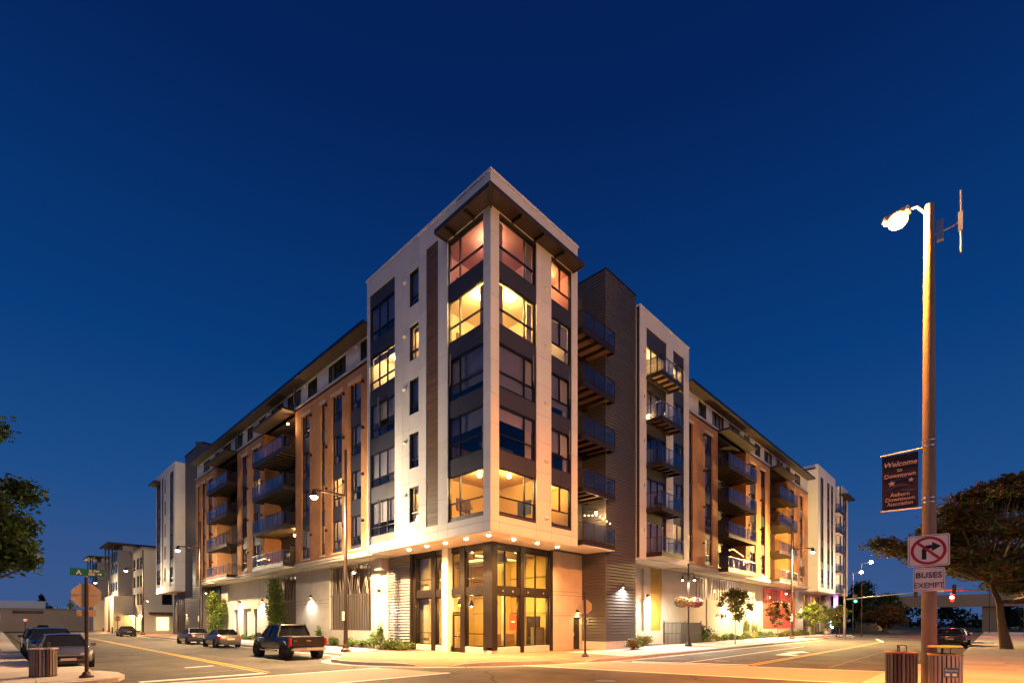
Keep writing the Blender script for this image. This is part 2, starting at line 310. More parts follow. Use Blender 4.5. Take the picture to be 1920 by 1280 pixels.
# north-east pavement: strips from the kerb line to the walls
curb = [(-2.4, 140), (-2.4, 60), (-2.4, 30), (-2.4, 10.8), (-2.75, 9.4), (-3.5, 8.3), (-4.5, 7.4), (-5.0, 6.3), (-5.05, 5.0), (-4.75, 3.6), (-4.2, 2.4), (-3.75, 1.55), (-3.35, 1.0), (-2.95, .5), (-2.5, 0.0), (-2.0, -.45),
        (-.8, -1.15), (.6, -1.8), (1.6, -2.3), (2.2, -2.53), (3.0, -2.72), (3.8, -2.88), (4.6, -3.1), (6, -3.4), (8, -3.5), (20, -3.5), (40, -3.5), (62, -3.5), (66, -3.4), (70, -2.6), (73, -.8), (75, 2.1)]
inn = [(2.2, 140), (2.2, 60), (2.2, 30), (2.2, 10.8), (2.2, 9.6), (2.2, 8.8), (2.2, 8), (2.2, 7.2), (2.2, 6.4), (2.2, 5.6), (2.2, 5.0), (2.2, 4.5), (2.2, 4), (2.2, 3.5), (2.2, 3.0), (2.2, 2.6),
       (2.2, 2.3), (2.5, 2.3), (3, 2.3), (3.6, 2.3), (4.2, 2.3), (4.9, 2.3), (5.6, 2.3), (6.6, 2.3), (8.2, 2.3), (20, 2.3), (40, 2.3), (62, 2.3), (66, 2.3), (70, 2.3), (73, 2.3), (75, 2.31)]
NS = 9
sw = MB(); vv = []
for (cx, cy), (ix, iy) in zip(curb, inn):
    for k in range(NS + 1):
        t = k / NS; x = cx + (ix - cx) * t; y = cy + (iy - cy) * t; vv.append((x, y, zg(x, y)))
n1 = NS + 1
sw.add(vv, [(i * n1 + k, i * n1 + k + 1, (i + 1) * n1 + k + 1, (i + 1) * n1 + k) for i in range(len(curb) - 1) for k in range(NS)])
ne = tag(sw.build('pavement', 'pavers'), kind='structure')
kb = MB()
for (ax, ay), (bx, by) in zip(curb[:-1], curb[1:]):
    n_ = Vector((by - ay, -(bx - ax))).normalized() if False else Vector((-(by - ay), bx - ax)).normalized()
    za, zb = zg(ax, ay) + .006, zg(bx, by) + .006
    kb.add([(ax, ay, -.01), (bx, by, -.01), (bx, by, zb), (ax, ay, za), (ax + n_.x * .16, ay + n_.y * .16, za), (bx + n_.x * .16, by + n_.y * .16, zb)], [(0, 1, 2, 3), (3, 2, 5, 4)])
kb.build('kerb', 'kerb', ne)
gt = MB()
for (ax, ay), (bx, by) in zip(curb[:-1], curb[1:]):
    n_ = Vector((by - ay, -(bx - ax))).normalized() * .45; gt.add([(ax, ay, .008), (bx, by, .008), (bx + n_.x, by + n_.y, .008), (ax + n_.x, ay + n_.y, .008)], [(0, 1, 2, 3)])
gt.build('gutter', 'kerb', ne)
for x, y in ((9.5, -7.4), (-7.2, 9.0), (-11.4, -6.5)): MB().lathe((x, y, .009), [(.0005, 0), (.33, 0), (.36, -.006)], 20).build('manhole_cover', 'bronze')['kind'] = 'structure'
for p, q, n_ in (((-3.4, 1.0), (-2.55, 0.0), (.78, .62)), ((2.3, -2.58), (3.75, -2.9), (.2, .98))):
    pp = [Vector(p), Vector(q), Vector(q) + Vector(n_) * .6, Vector(p) + Vector(n_) * .6]
    pp = [v + Vector(n_) * .22 for v in pp]
    MB().add([(v.x, v.y, zg(v.x, v.y) + .012) for v in pp], [(0, 1, 2, 3)]).build('tactile_plate', 'tactile', ne)
def slab(x0, x1, y0, y1, par, fz=zg, gap=.012, t=.012):
    b = MB(); x0 += gap; x1 -= gap; y0 += gap; y1 -= gap; e = random.uniform(0, .004)
    b.add([(x0, y0, fz(x0, y0) - .02), (x1, y0, fz(x1, y0) - .02), (x1, y1, fz(x1, y1) - .02), (x0, y1, fz(x0, y1) - .02),
           (x0, y0, fz(x0, y0) + t + e), (x1, y0, fz(x1, y0) + t + e), (x1, y1, fz(x1, y1) + t + e), (x0, y1, fz(x0, y1) + t + e)], [(4, 5, 6, 7), (0, 1, 5, 4), (1, 2, 6, 5), (2, 3, 7, 6), (3, 0, 4, 7)])
    b.build('paving_slab', 'slab', par)
for i in range(40):
    for y0, y1 in ((-3.3, -1.75), (-1.75, -.2), (-.2, .9)): slab(7.0 + i * 1.5, 8.5 + i * 1.5, y0, y1, ne)
for i in range(32):
    for x0, x1 in ((-2.2, -.75), (-.75, .75)): slab(x0, x1, 11 + i * 1.5, 12.5 + i * 1.5, ne)
soil = MB()
for x0, x1, y0, y1 in ((11, 13.5, -.9, -.2), (15.5, 21, .95, 2.25), (25.8, 72, .95, 2.25)): soil.add([(x0, y0, zg(x0, y0) + .02), (x1, y0, zg(x1, y0) + .02), (x1, y1, zg(x1, y1) + .02), (x0, y1, zg(x0, y1) + .02)], [(0, 1, 2, 3)])
for x0, x1, y0, y1 in ((.8, 2.15, 8.2, 60),): soil.add([(x0, y0, zg(x0, y0) + .02), (x1, y0, zg(x1, y0) + .02), (x1, y1, zg(x1, y1) + .02), (x0, y1, zg(x0, y1) + .02)], [(0, 1, 2, 3)])
tag(soil.build('planting_bed', 'soil'), kind='structure')
# other corners: north-west, south-east, south-west
def corner(name, pts, inner, z=.15, m='slab'):
    o = MB().add([(x, y, z) for x, y in pts], [tuple(range(len(pts)))]).build(name, m); tag(o, kind='structure')
    k = MB()
    for (ax, ay), (bx, by) in inner: k.add([(ax, ay, -.01), (bx, by, -.01), (bx, by, z + .004), (ax, ay, z + .004)], [(0, 1, 2, 3)])
    k.build('kerb', 'kerb', o); return o
nwp = [(-15.6, 140), (-15.6, 9.5), (-15.2, 8.2), (-13.9, 7.2), (-13.5, 6.0), (-13.5, 4.6), (-13.8, 3.7), (-14.4, 3.1), (-15.4, 2.9), (-40, 2.9)]
nw = corner('pavement', nwp + [(-40, 140)], list(zip(nwp[:-1], nwp[1:])))
sep = [(120, -16.2), (14, -16.2), (11.8, -15.9), (9.6, -15.0), (6, -14.6), (2.0, -14.6), (.2, -15.2), (-1.0, -16.4), (-1.5, -18.0), (-1.5, -60)]
se = corner('pavement', sep + [(120, -60)], list(zip(sep[:-1], sep[1:])))
corner('pavement', [(-15, -60), (-15, -18), (-15.6, -16.8), (-16.8, -16.2), (-60, -16.2), (-60, -60)], [((-15, -60), (-15, -18)), ((-15, -18), (-15.6, -16.8)), ((-15.6, -16.8), (-16.8, -16.2)), ((-16.8, -16.2), (-60, -16.2))])
f15 = lambda x, y: .15
for i in range(24):
    for j in range(2): slab(12.6 + i * 1.6, 14.2 + i * 1.6, -19.4 + j * 1.5, -17.9 + j * 1.5, se, f15)
for i in range(5):
    for j in range(2): slab(2.2 + i * 1.9, 4.1 + i * 1.9, -18.2 + j * 1.6, -16.6 + j * 1.6, se, f15)
for i in range(3):
    for j in range(4): slab(-19.2 + i * 1.7, -17.5 + i * 1.7, 3.4 + j * 1.7, 5.1 + j * 1.7, nw, f15)
tag(MB().add([(x, y, .02) for x, y in ((75, -60), (300, -60), (300, 200), (75, 200))], [(0, 1, 2, 3)]).build('verge', 'grass'), kind='structure')
tag(MB().add([(x, y, .012) for x, y in ((66, -15.5), (300, -15.5), (300, -3.5), (66, -3.5))], [(0, 1, 2, 3)]).build('road', 'asphalt'), kind='structure').location.z = .02

# ================================================================ the apartment building
B = empty('apartment_building', (2.3, 2.3, .25))
B.matrix_world = Matrix.Identity(4)
tag(B, 'six storey apartment block with white corner tower, brick wings and stacked balconies', 'building')
ROOMS = {'yellow': ('room_wall', (1, .60, .17), 150), 'bright': ('room_wall', (1, .60, .16), 190), 'salmon': ('room_salmon', (1, .55, .35), 75), 'amber': ('room_amber', (1, .58, .15), 130),
         'dim': ('room_wall', (1, .66, .33), 34), 'orange': ('room_salmon', (1, .45, .16), 90)}
def room(F, w, a0, a1, z0, z1, d0, dep, lit, lamp=True, power=1.):
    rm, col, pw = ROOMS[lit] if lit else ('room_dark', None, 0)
    m = MB(); e = .25; b0, b1, c0, c1 = a0 - e, a1 + e, z0 - .35, z1 + .22
    p = [F.pt(a, d, z) for d in (-d0, -d0 - dep) for a, z in ((b0, c0), (b1, c0), (b1, c1), (b0, c1))]
    m.add(p, [(0, 1, 5, 4), (1, 2, 6, 5), (2, 3, 7, 6), (3, 0, 4, 7), (4, 5, 6, 7)]).build('room', rm, w)
    if lit:
        c = F.pt(a0 + (a1 - a0) * .6, -d0 - dep * .55, c1 - .32)
        light('room_light', 'POINT', c, pw * power * min(1.3, (a1 - a0) / 2.2), col, w, .12)
        rs_ = random.Random(int(a0 * 31 + z0 * 7)); pa = a0 + (a1 - a0) * rs_.uniform(.1, .5); F.obj('picture', 'couch' if rs_.random() > .5 else 'wood', w, pa, pa + .5, -d0 - dep + .005, -d0 - dep + .03, z0 + 1.0, z0 + 1.6)
        F.obj('cabinet', 'wood', w, a0 + (a1 - a0) * .55, a1 + .1, -d0 - dep + .01, -d0 - dep + .45, c0 + .01, c0 + rs_.uniform(.8, 1.3)); F.obj('shelf_unit', 'room_dark', w, a0 - .1, a0 + .3, -d0 - dep + .01, -d0 - dep + .35, c0 + .01, c0 + rs_.uniform(1.2, 2.0))
        if lamp: MB().ball(c + Vector((0, 0, .1)), .11, 10).tube(c + Vector((0, 0, .2)), c + Vector((0, 0, .34)), .012, n=5).build('ceiling_lamp', 'room_lamp', w)
def window(F, a0, a1, z0, z1, cols=(.3,), split=.36, lit=None, blind=None, rec=.12, low_cols=None, par=None, own_room=True, fr='black_frame', gl='glass', dep=None, bar=.055, open_pane=None, name='window', power=1.):
    h = z1 - z0; w_ = a1 - a0; zs = z0 + h * split if split else z0
    m = MB(); t = bar
    for q in ((a0, a0 + t, z0, z1), (a1 - t, a1, z0, z1), (a0 + t, a1 - t, z0, z0 + t), (a0 + t, a1 - t, z1 - t, z1)): F.box(m, q[0], q[1], -rec - .09, -rec + .01, q[2], q[3])
    xs = [a0] + [a0 + w_ * c for c in cols] + [a1]; ls = xs if low_cols is None else [a0] + [a0 + w_ * c for c in low_cols] + [a1]
    for c in xs[1:-1]: F.box(m, c - t / 2, c + t / 2, -rec - .088, -rec + .008, zs + (t / 2 if split else t), z1 - t)
    if split:
        F.box(m, a0 + t, a1 - t, -rec - .089, -rec + .009, zs - t / 2, zs + t / 2)
        for c in ls[1:-1]: F.box(m, c - t / 2, c + t / 2, -rec - .088, -rec + .008, z0 + t, zs - t / 2)
    w = m.build(name, fr, par or B)
    rows = ([(zs, z1, xs)] + ([(z0, zs, ls)] if split else []))
    for r0, r1, cc in rows:
        for i in range(len(cc) - 1):
            if open_pane == i and r1 == z1:      # a casement swung outwards
                hgt = (r0 + t, r1 - t); p0 = F.pt(cc[i + 1] - t, -rec, hgt[0]); ang = R_(38); wd = cc[i + 1] - cc[i] - t
                ax = (F.pt(cc[i] + t, -rec, hgt[0]) - p0).normalized(); out = F.pt(0, 1, 0) - F.pt(0, 0, 0); dr = ax * math.cos(ang) + out * math.sin(ang)
                mm = MB(); nn = dr.cross(Vector((0, 0, 1)))
                mm.obox(p0 + dr * wd / 2 + Vector((0, 0, (hgt[1] - hgt[0]) / 2)), dr * (wd / 2 - .04), nn * .006, Vector((0, 0, (hgt[1] - hgt[0]) / 2 - .05))); mm.build('casement_pane', gl, w)
                mm = MB()
                for k in (.02, wd - .02): mm.obox(p0 + dr * k + Vector((0, 0, (hgt[1] - hgt[0]) / 2)), dr * .025, nn * .02, Vector((0, 0, (hgt[1] - hgt[0]) / 2)))
                for zz in (.02, hgt[1] - hgt[0] - .02): mm.obox(p0 + dr * wd / 2 + Vector((0, 0, zz)), dr * (wd / 2 - .045), nn * .018, Vector((0, 0, .02)))
                mm.build('casement_frame', 'slat_grey', w); continue
            F.obj('pane', gl, w, cc[i] + t * .5, cc[i + 1] - t * .5, -rec - .045, -rec - .035, r0 + t * .5, r1 - t * .5)
    if blind:
        zb = z1 - h * blind; F.obj('blind', 'blind' if not lit else 'curtain', w, a0 + .05, a1 - .05, -rec - .20, -rec - .18, zb, z1 - .03)
    rc = random.Random(int(a0 * 53 + z0 * 11))
    if rc.random() < .45 and w_ > .8: F.obj('curtain', 'curtain', w, a0 + .05, a0 + .05 + w_ * rc.uniform(.10, .2), -rec - .28, -rec - .22, z0 + .05, z1 - .04)
    if rc.random() < .35 and w_ > .8: F.obj('curtain', 'curtain', w, a1 - .05 - w_ * rc.uniform(.10, .2), a1 - .05, -rec - .28, -rec - .22, z0 + .05, z1 - .04)
    if own_room: room(F, w, a0, a1, z0, z1, rec + .1, dep or (1.7 if lit else 1.0), lit, power=power)
    return w
def cells(F, openings, a_lo, a_hi, z_lo, z_hi, a_j=(), z_j=()):
    A = sorted({a_lo, a_hi, *[o[0] for o in openings], *[o[1] for o in openings], *a_j}); A = [a for a in A if a_lo <= a <= a_hi]
    Z = sorted({z_lo, z_hi, *[o[2] for o in openings], *[o[3] for o in openings], *z_j}); Z = [z for z in Z if z_lo <= z <= z_hi]
    out = []
    for i in range(len(A) - 1):
        run = None
        for k in range(len(Z) - 1):
            am, zm = (A[i] + A[i + 1]) / 2, (Z[k] + Z[k + 1]) / 2
            if any(o[0] < am < o[1] and o[2] < zm < o[3] for o in openings):
                if run: out.append(run); run = None
                continue
            if run and Z[k] not in z_j: run = (run[0], run[1], run[2], Z[k + 1])
            else:
                if run: out.append(run)
                run = (A[i], A[i + 1], Z[k], Z[k + 1])
        if run: out.append(run)
    return out
def panels(F, openings, a_lo, a_hi, z_lo, z_hi, a_j=(), z_j=(), m='white_panel', g=.007):
    cs = cells(F, openings, a_lo, a_hi, z_lo, z_hi, a_j, z_j); bk = MB()
    for a0, a1, z0, z1 in cs:
        F.obj('wall_panel', m, B, a0 + g, a1 - g, -.05, 0, z0 + g, z1 - g)
        F.box(bk, max(a0, a_lo + .06), min(a1, a_hi - .06), -.30, -.052, z0, z1)
    bk.build('wall', 'charcoal', B)
def solid(F, openings, a_lo, a_hi, z_lo, z_hi, m, name='wall', th=.3):
    mb = MB()
    for a0, a1, z0, z1 in cells(F, openings, a_lo, a_hi, z_lo, z_hi): F.box(mb, a0, a1, -th, 0, z0, z1)
    return mb.build(name, m, B)
def spandrel(F, a0, a1, z0, z1, rec=.08, joint=None, m='charcoal'):
    xs = [a0] + ([joint] if joint else []) + [a1]
    for p, q in zip(xs[:-1], xs[1:]): F.obj('spandrel_panel', m, B, p + .004, q - .004, -.3, -rec, z0 + .004, z1 - .004)
def column(F, a0, a1, z_lo, z_hi, sills, h, cols, spec, split=.36, low_cols=None, own_room=True, rec=.12):
    """a recessed charcoal bay of windows: sills = bottoms, spec[k] = dict for floor k"""
    z = z_lo
    for k, s in enumerate(sills):
        if s - z > .02: spandrel(F, a0, a1, z, s, .08, a0 + (a1 - a0) * cols[0] if cols else None)
        window(F, a0, a1, s, s + h, cols, split, low_cols=low_cols, own_room=own_room, rec=rec, **spec[k]); z = s + h
    if z_hi - z > .02: spandrel(F, a0, a1, z, z_hi, .08, a0 + (a1 - a0) * cols[0] if cols else None)
def vent(F, a, z):
    mb = MB(); F.box(mb, a - .16, a + .16, 0, .03, z, z + .22)
    p = [F.pt(a - .14, .03, z + .2), F.pt(a + .14, .03, z + .2), F.pt(a + .14, .03, z), F.pt(a - .14, .03, z), F.pt(a - .14, .17, z + .06), F.pt(a + .14, .17, z + .06)]
    mb.add(p, [(0, 1, 5, 4), (0, 4, 3), (1, 2, 5), (4, 5, 2, 3)]).build('vent_hood', 'white_trim', B)
SIL = [7.46 + 3.11 * k for k in range(5)]
FL = Face('L', 0.); FR = Face('R', 0.)
TJ = [6.95 + 3.11 * k for k in range(6)] + [8.6 + 3.11 * k for k in range(5)]
# ---- corner tower, face on the west street
opA = (8.36, 11.25, 6.95, 22.85); opC = (.53, 3.32, 7.28, 22.23); opW = (4.15, 5.22, 7.3, 22.75)
opB = [(5.93, 6.84, s + .3, s + 2.3) for s in SIL]
panels(FL, [opA, opC, opW] + opB, 0, 11.58, 6.5, 23.9, (7.55,), TJ)
column(FL, .53, 3.32, 7.28, 22.23, SIL, 2.22, (.69,), [dict(blind=None), dict(blind=.4), dict(blind=.8, open_pane=1), {}, {}], own_room=False)
column(FL, 8.36, 11.25, 6.95, 22.85, SIL, 2.15, (.35, .67), [dict(blind=.6, open_pane=1), dict(blind=.7), dict(blind=.5, open_pane=1), dict(lit='yellow', blind=.2), dict(blind=.65)], split=.25)
for k, o in enumerate(opB): window(FL, *o, cols=(), split=.28, lit=('yellow' if k in (0, 3) else None), blind=(.15 if k in (0, 3) else .72), bar=.06); vent(FL, 7.25, o[2] + 1.55)
pk = MB()
zz = 7.3
while zz < 22.74:
    FL.box(pk, 4.16, 5.21, -.2, -.035 + random.uniform(-.012, .012), zz + .006, min(zz + .145, 22.75)); zz += .15
pk.build('wood_cladding', 'wood', B)['kind'] = 'stuff'
# ---- corner tower, face on the south street
opD = (.58, 3.37, 7.28, 22.23); opE = (4.62, 6.46, 7.28, 22.23)
panels(FR, [opD, opE], 0.0, 7.03, 6.5, 23.9, (), TJ)
column(FR, .58, 3.37, 7.28, 22.23, SIL, 2.22, (.71,), [{}, dict(blind=.3), dict(blind=.9, open_pane=1), {}, {}], own_room=False)
column(FR, 4.62, 6.46, 7.28, 22.23, SIL, 2.22, (.49,), [dict(lit='amber'), dict(blind=.55, open_pane=1), dict(blind=.8, open_pane=1), dict(lit='dim', blind=.6), dict(lit='orange')], low_cols=())
for k in range(5): vent(FR, 4.15, SIL[k] + .1)
for k, lit in enumerate(['amber', None, None, 'bright', 'salmon']):          # rooms behind the corner windows
    rm, col, pw = ROOMS[lit] if lit else ('room_dark', 0, 0)
    z0, z1 = SIL[k] - .35, SIL[k] + 2.5
    w = MB().add([(.3, .3, z0), (4.3, .3, z0), (4.3, 4.3, z0), (.3, 4.3, z0), (.3, .3, z1), (4.3, .3, z1), (4.3, 4.3, z1), (.3, 4.3, z1)], [(0, 1, 2, 3), (4, 5, 6, 7), (1, 2, 6, 5), (2, 3, 7, 6)]).build('room', rm, B)
    MB().box(2.0, 3.4, 3.7, 4.2, z0 + .01, z0 + .9).build('sideboard', 'wood', w); MB().box(4.22, 4.28, 1.2, 2.2, z0 + 1.0, z0 + 1.8).build('picture', 'couch', w); MB().box(1.4, 2.4, 4.22, 4.28, z0 + 1.2, z0 + 1.9).build('picture', 'wood', w); MB().box(1.2, 2.6, 1.2, 2.0, z0 + .01, z0 + .72).build('table', 'wood', w)
    if lit:
        for c in (((1.0, 1.9), (2.2, .9)) if lit != 'salmon' else ((1.6, 1.8),)):
            light('room_light', 'POINT', (c[0], c[1], z1 - .35), pw * 1.5, col, w, .12)
            MB().ball((c[0], c[1], z1 - .22), .12, 10).build('ceiling_lamp', 'room_lamp', w)
    else:
        b = MB(); b.box(.9, 2.6, 1.0, 1.8, z0 + .01, z0 + .95); b.box(.9, 2.6, 1.75, 1.95, z0 + .5, z0 + 1.25); b.build('couch', 'couch', w)
    if k == 0:
        b = MB(); b.tube((.75, 2.6, z0 + .01), (.75, 2.6, z0 + .5), .12, .16, 10)
        for i in range(40):
            a = random.uniform(0, 6.28); r = random.uniform(.05, .3); c = Vector((.75 + r * math.cos(a), 2.6 + r * math.sin(a), z0 + random.uniform(.5, 1.15))); b.obox(c, (.05, .02, .03), (-.02, .03, .03), (.001, 0, .001))
        b.build('house_plant', 'leaf_dark', w)
cap = MB(); cap.box(-.05, 7.08, -.05, .32, 23.895, 24.03); cap.box(-.05, .32, .321, 11.63, 23.895, 24.03); cap.build('parapet_cap', 'white_trim', B)
MB().box(.3, 7.0, .3, 11.5, 23.0, 23.2).build('roof', 'charcoal', B)
mb = MB(); mb.box(7.03 - .3, 7.03, .301, 11.58, 6.5, 23.9); mb.box(.301, 7.03, 11.28, 11.58, 6.5, 23.9); mb.build('wall', 'white_panel', B)
# canopy round the top of the corner
cp = MB()
cp.box(-.78, -.002, -.78, 3.42, 22.24, 22.32); cp.box(-.002, 6.58, -.78, -.002, 22.24, 22.32)
cp.box(-.80, -.74, -.80, 3.44, 22.19, 22.43); cp.box(-.74, 6.60, -.80, -.74, 22.19, 22.43); cp.box(-.74, 0, 3.38, 3.44, 22.19, 22.43); cp.box(6.54, 6.60, -.74, 0, 22.19, 22.43)
cn = cp.build('canopy', 'canopy', B)
for t in (1.1, 2.6): MB().box(-.74, -.06, t, t + .1, 22.08, 22.239).build('canopy_bracket', 'bronze', cn)
for t in (1.4, 3.1, 4.8): MB().box(t, t + .1, -.74, -.06, 22.08, 22.239).build('canopy_bracket', 'bronze', cn)
MB().obox((-.38, -.38, 22.16), (.5, .5, 0), (-.04, .04, 0), (0, 0, .079)).build('canopy_bracket', 'bronze', cn)
# ---- soffits over the recessed ground floor
sf = MB(); sf.box(.0, 7.03, .0, 11.58, 6.44, 6.499); sf.build('soffit', 'soffit_white', B)
DL = [(.77, 7.99), (.64, 6.03), (.67, 4.36), (.57, 2.47), (.63, .82), (2.42, .78), (4.21, .69), (6.04, .72)]
for x, y in DL:
    d = MB().lathe((x, y, 6.40), [(.0005, .03), (.12, .03), (.12, 0.0), (.15, 0.0), (.15, .04)], 14).build('downlight', 'steel', B)
    MB().ball((x, y, 6.39), .11, 10, sz=.45).build('lamp', 'downlight', d)
    light('lamp_light', 'SPOT', (x, y, 6.33), 1000, (1, .56, .18), d, .05, 125, .8, (0.22 if x < 1 else 0, 0.22 if y < 1 else 0, -1))
# ---- glazed shop front in the corner
S = empty('shop_front', (0, 0, 0), parent=B)
SL = Face('L', 2.3); SR = Face('R', 2.3)
def glazing(F, a0, a1, z0, z1, mull=None, bar=None):
    t = .06; m = MB()
    for q in ((a0, a0 + t, z0, z1), (a1 - t, a1, z0, z1), (a0 + t, a1 - t, z0, z0 + t), (a0 + t, a1 - t, z1 - t, z1)): F.box(m, q[0], q[1], -.12, -.02, q[2], q[3])
    if mull: F.box(m, mull - .03, mull + .03, -.119, -.021, z0 + t, z1 - t)
    if bar:  F.box(m, a0 + t, a1 - t, -.118, -.022, bar - .03, bar + .03)
    m.build('glazing_frame', 'store_frame', S)
    for p, q in (((a0, mull), (mull, a1)) if mull else ((a0, a1),)):
        for r, s_ in (((z0, bar), (bar, z1)) if bar else ((z0, z1),)): F.obj('pane', 'glass_store', S, p + .04, q - .04, -.075, -.065, r + .04, s_ - .04)
Zs = [(.62, 3.55), (4.0, 6.1)]
for a0, a1, b0, b1 in ((7.70, 9.36, 1.35, 4.7), (6.42, 7.32, None, 5.3), (4.90, 5.76, None, 5.3), (2.92, 4.52, 1.35, 4.55)):
    if (a0, a1) != (4.90, 5.76): glazing(SL, a0, a1, *Zs[0], bar=b0)
    glazing(SL, a0, a1, *Zs[1], bar=b1)
for a0, a1, mu in ((2.35, 4.50, 3.35), (4.80, 7.15, 5.95)):
    for z0, z1 in Zs: glazing(SR, a0, a1, z0, z1, mull=mu)
for a0, a1 in ((9.36, 9.72), (7.32, 7.70), (4.52, 4.90)): SL.obj('post', 'store_frame', S, a0, a1, -.25, .10, .25, 6.44)
for a0, a1 in ((4.50, 4.80), (7.15, 7.45)): SR.obj('post', 'store_frame', S, a0, a1, -.25, .10, .25, 6.44)
MB().box(2.2, 2.62, 2.2, 2.34, .45, 6.44).box(2.2, 2.34, 2.34, 2.92, .45, 6.44).build('corner_post', 'store_frame', S)
for a0, a1 in ((7.70, 9.36), (6.42, 7.32), (4.90, 5.76), (2.92, 4.52)):
    SL.obj('spandrel_panel', 'store_frame', S, a0, a1, -.15, .04, 3.56, 3.99); SL.obj('header', 'store_frame', S, a0, a1, -.2, .05, 6.11, 6.44)
for a0, a1 in ((2.62, 4.50), (4.80, 7.15)):
    SR.obj('spandrel_panel', 'store_frame', S, a0, a1, -.15, .04, 3.56, 3.99); SR.obj('header', 'store_frame', S, a0, a1, -.2, .05, 6.11, 6.44)
for a in (3.1, 3.9, 5.2, 6.6): SR.obj('bolt_plate', 'galv', S, a - .05, a + .05, .042, .055, 3.72, 3.82)
for a in (3.6, 5.3, 6.8, 8.5): SL.obj('bolt_plate', 'black_frame', S, a - .09, a + .09, .042, .06, 3.74, 3.84)
mb = MB(); mb.box(2.2, 2.55, 4.55, 2.2 + 2.3, .2, .2 + .01); SL.box(mb, 2.3, 4.85, -.3, .06, .2, .61); SL.box(mb, 5.8, 9.75, -.3, .06, .2, .61); SR.box(mb, 2.2, 7.45, -.3, .059, .2, .60); mb.build('plinth', 'plinth', S)
MB().box(2.0, 2.45, 5.80, 6.38, .2, 6.44).build('column', 'soffit_white', S, bevel=.02)
# glass door
dr = MB()
for q in ((4.90, 5.0, .26, 2.5), (5.66, 5.76, .26, 2.5), (5.0, 5.66, .26, .5), (5.0, 5.66, 2.38, 2.5), (4.9, 5.76, 2.52, 2.62), (4.9, 5.76, 3.45, 3.55)): SL.box(dr, q[0], q[1], -.12, -.03, q[2], q[3])
dr = dr.build('door', 'store_frame', S)
# rest of the interior: open shell shop with ducts and pendants
it = MB(); it.add([(2.35, 2.35, .24), (9.5, 2.35, .24), (9.5, 10.5, .24), (2.35, 10.5, .24)], [(0, 1, 2, 3)]); it.build('shop_floor', 'store_floor', S)
it = MB(); it.box(7.6, 7.7, 2.62, 10.5, .24, 6.4); it.box(2.62, 7.6, 9.8, 9.9, .24, 6.4); it.box(2.7, 7.6, 2.7, 9.8, 6.3, 6.38); it.box(5.6, 7.6, 6.0, 6.12, .24, 6.3); it.build('shop_wall', 'store_wall', S)
it = MB(); it.tube((4.2, 3.2, 5.7), (4.2, 9.6, 5.7), .22, n=12); it.tube((3, 4.6, 5.9), (7.5, 4.6, 5.9), .12, n=10); it.box(3.1, 4.0, 3.0, 3.7, 5.5, 6.0); it.tube((5.9, 3.2, .3), (5.9, 3.2, 6.3), .09, n=10); it.build('duct', 'duct', S)
for x, y in ((3.8, 3.6), (6.1, 3.6), (3.6, 6.6), (6.0, 8.2)):
    p = MB().tube((x, y, 3.5), (x, y, 6.3), .012, n=5).lathe((x, y, 3.1), [(.16, 0), (.15, .12), (.05, .38), (.02, .42)], 12).build('pendant', 'black_frame', S)
    light('pendant_light', 'POINT', (x, y, 3.0), 110, (1, .62, .18), S, .1)
    MB().ball((x, y, 3.12), .07, 8).build('pendant_bulb', 'bulb', S)
light('shop_light', 'AREA', (5.0, 5.0, 6.2), 230, (1, .64, .18), S, 3.5, aim=(0, 0, -1))
MB().box(7.5, 7.599, 3.4, 4.5, .25, 2.4).build('back_door', 'bronze', S); MB().box(5.2, 7.3, 5.4, 5.9, .25, 1.25).build('counter', 'wood', S, bevel=.02); MB().box(3.2, 4.0, 7.8, 8.6, .25, 1.0).build('crate_stack', 'wood_deck', S); MB().box(6.6, 7.5, 3.0, 3.3, .25, 1.7).build('shelf_unit', 'slat_grey', S); MB().box(2.7, 2.85, 8.6, 9.79, .25, 6.2).build('partition', 'concrete', S); MB().box(4.9, 5.1, 4.0, 4.2, .25, 6.29).build('inner_column', 'concrete', S)
it = MB()
for z in (2.6, 3.7, 4.9): it.box(7.56, 7.599, 2.7, 9.79, z, z + .03)
for y in (4.7, 6.3, 8.0): it.box(7.55, 7.598, y, y + .05, .25, 6.29)
it.build('wall_battens', 'bronze', S)
SR.obj('poster', 'poster', S, 3.72, 4.28, -.055, -.05, 1.55, 2.5); SR.obj('poster_text_block', 'sign_white', S, 3.85, 4.15, -.0499, -.048, 2.0, 2.08)
MB().box(2.36, 2.37, 5.02, 5.64, 1.2, 2.36).build('pane', 'glass_store', dr); MB().tube((2.2, 5.12, 1.0), (2.2, 5.12, 1.45), .018, n=6).box(2.2, 2.34, 5.1, 5.14, 1.02, 1.05).box(2.2, 2.34, 5.1, 5.14, 1.4, 1.43).build('handle', 'steel', dr)
MB().box(2.36, 2.37, 4.95, 5.71, 2.62, 3.45).build('pane', 'glass_store', dr); MB().box(2.36, 2.37, 5.02, 5.64, .5, 1.14).build('pane', 'glass_store', dr); MB().box(2.33, 2.4, 5.0, 5.66, 1.14, 1.2).build('rail', 'store_frame', dr)
MB().box(2.34, 2.35, 5.15, 5.6, 2.52, 2.61).build('door_number_strip', 'sign_white', dr)
# louvred wall beside it
lv = MB(); z = .75
while z < 6.38:
    lv.add([(2.12, 9.78, z), (2.12, 12.45, z), (2.22, 12.45, z + .17), (2.22, 9.78, z + .17), (2.20, 9.78, z - .02), (2.20, 12.45, z - .02)], [(0, 1, 2, 3), (0, 4, 5, 1)]); z += .19
MB().box(2.24, 2.4, 9.75, 12.47, .2, 6.44).build('wall', 'bronze', B)
lv.build('louvre', 'louvre_metal', B)['kind'] = 'stuff'
MB().box(2.05, 2.3, 9.72, 9.80, .2, 6.44).build('corner_trim', 'pole_brown', B)

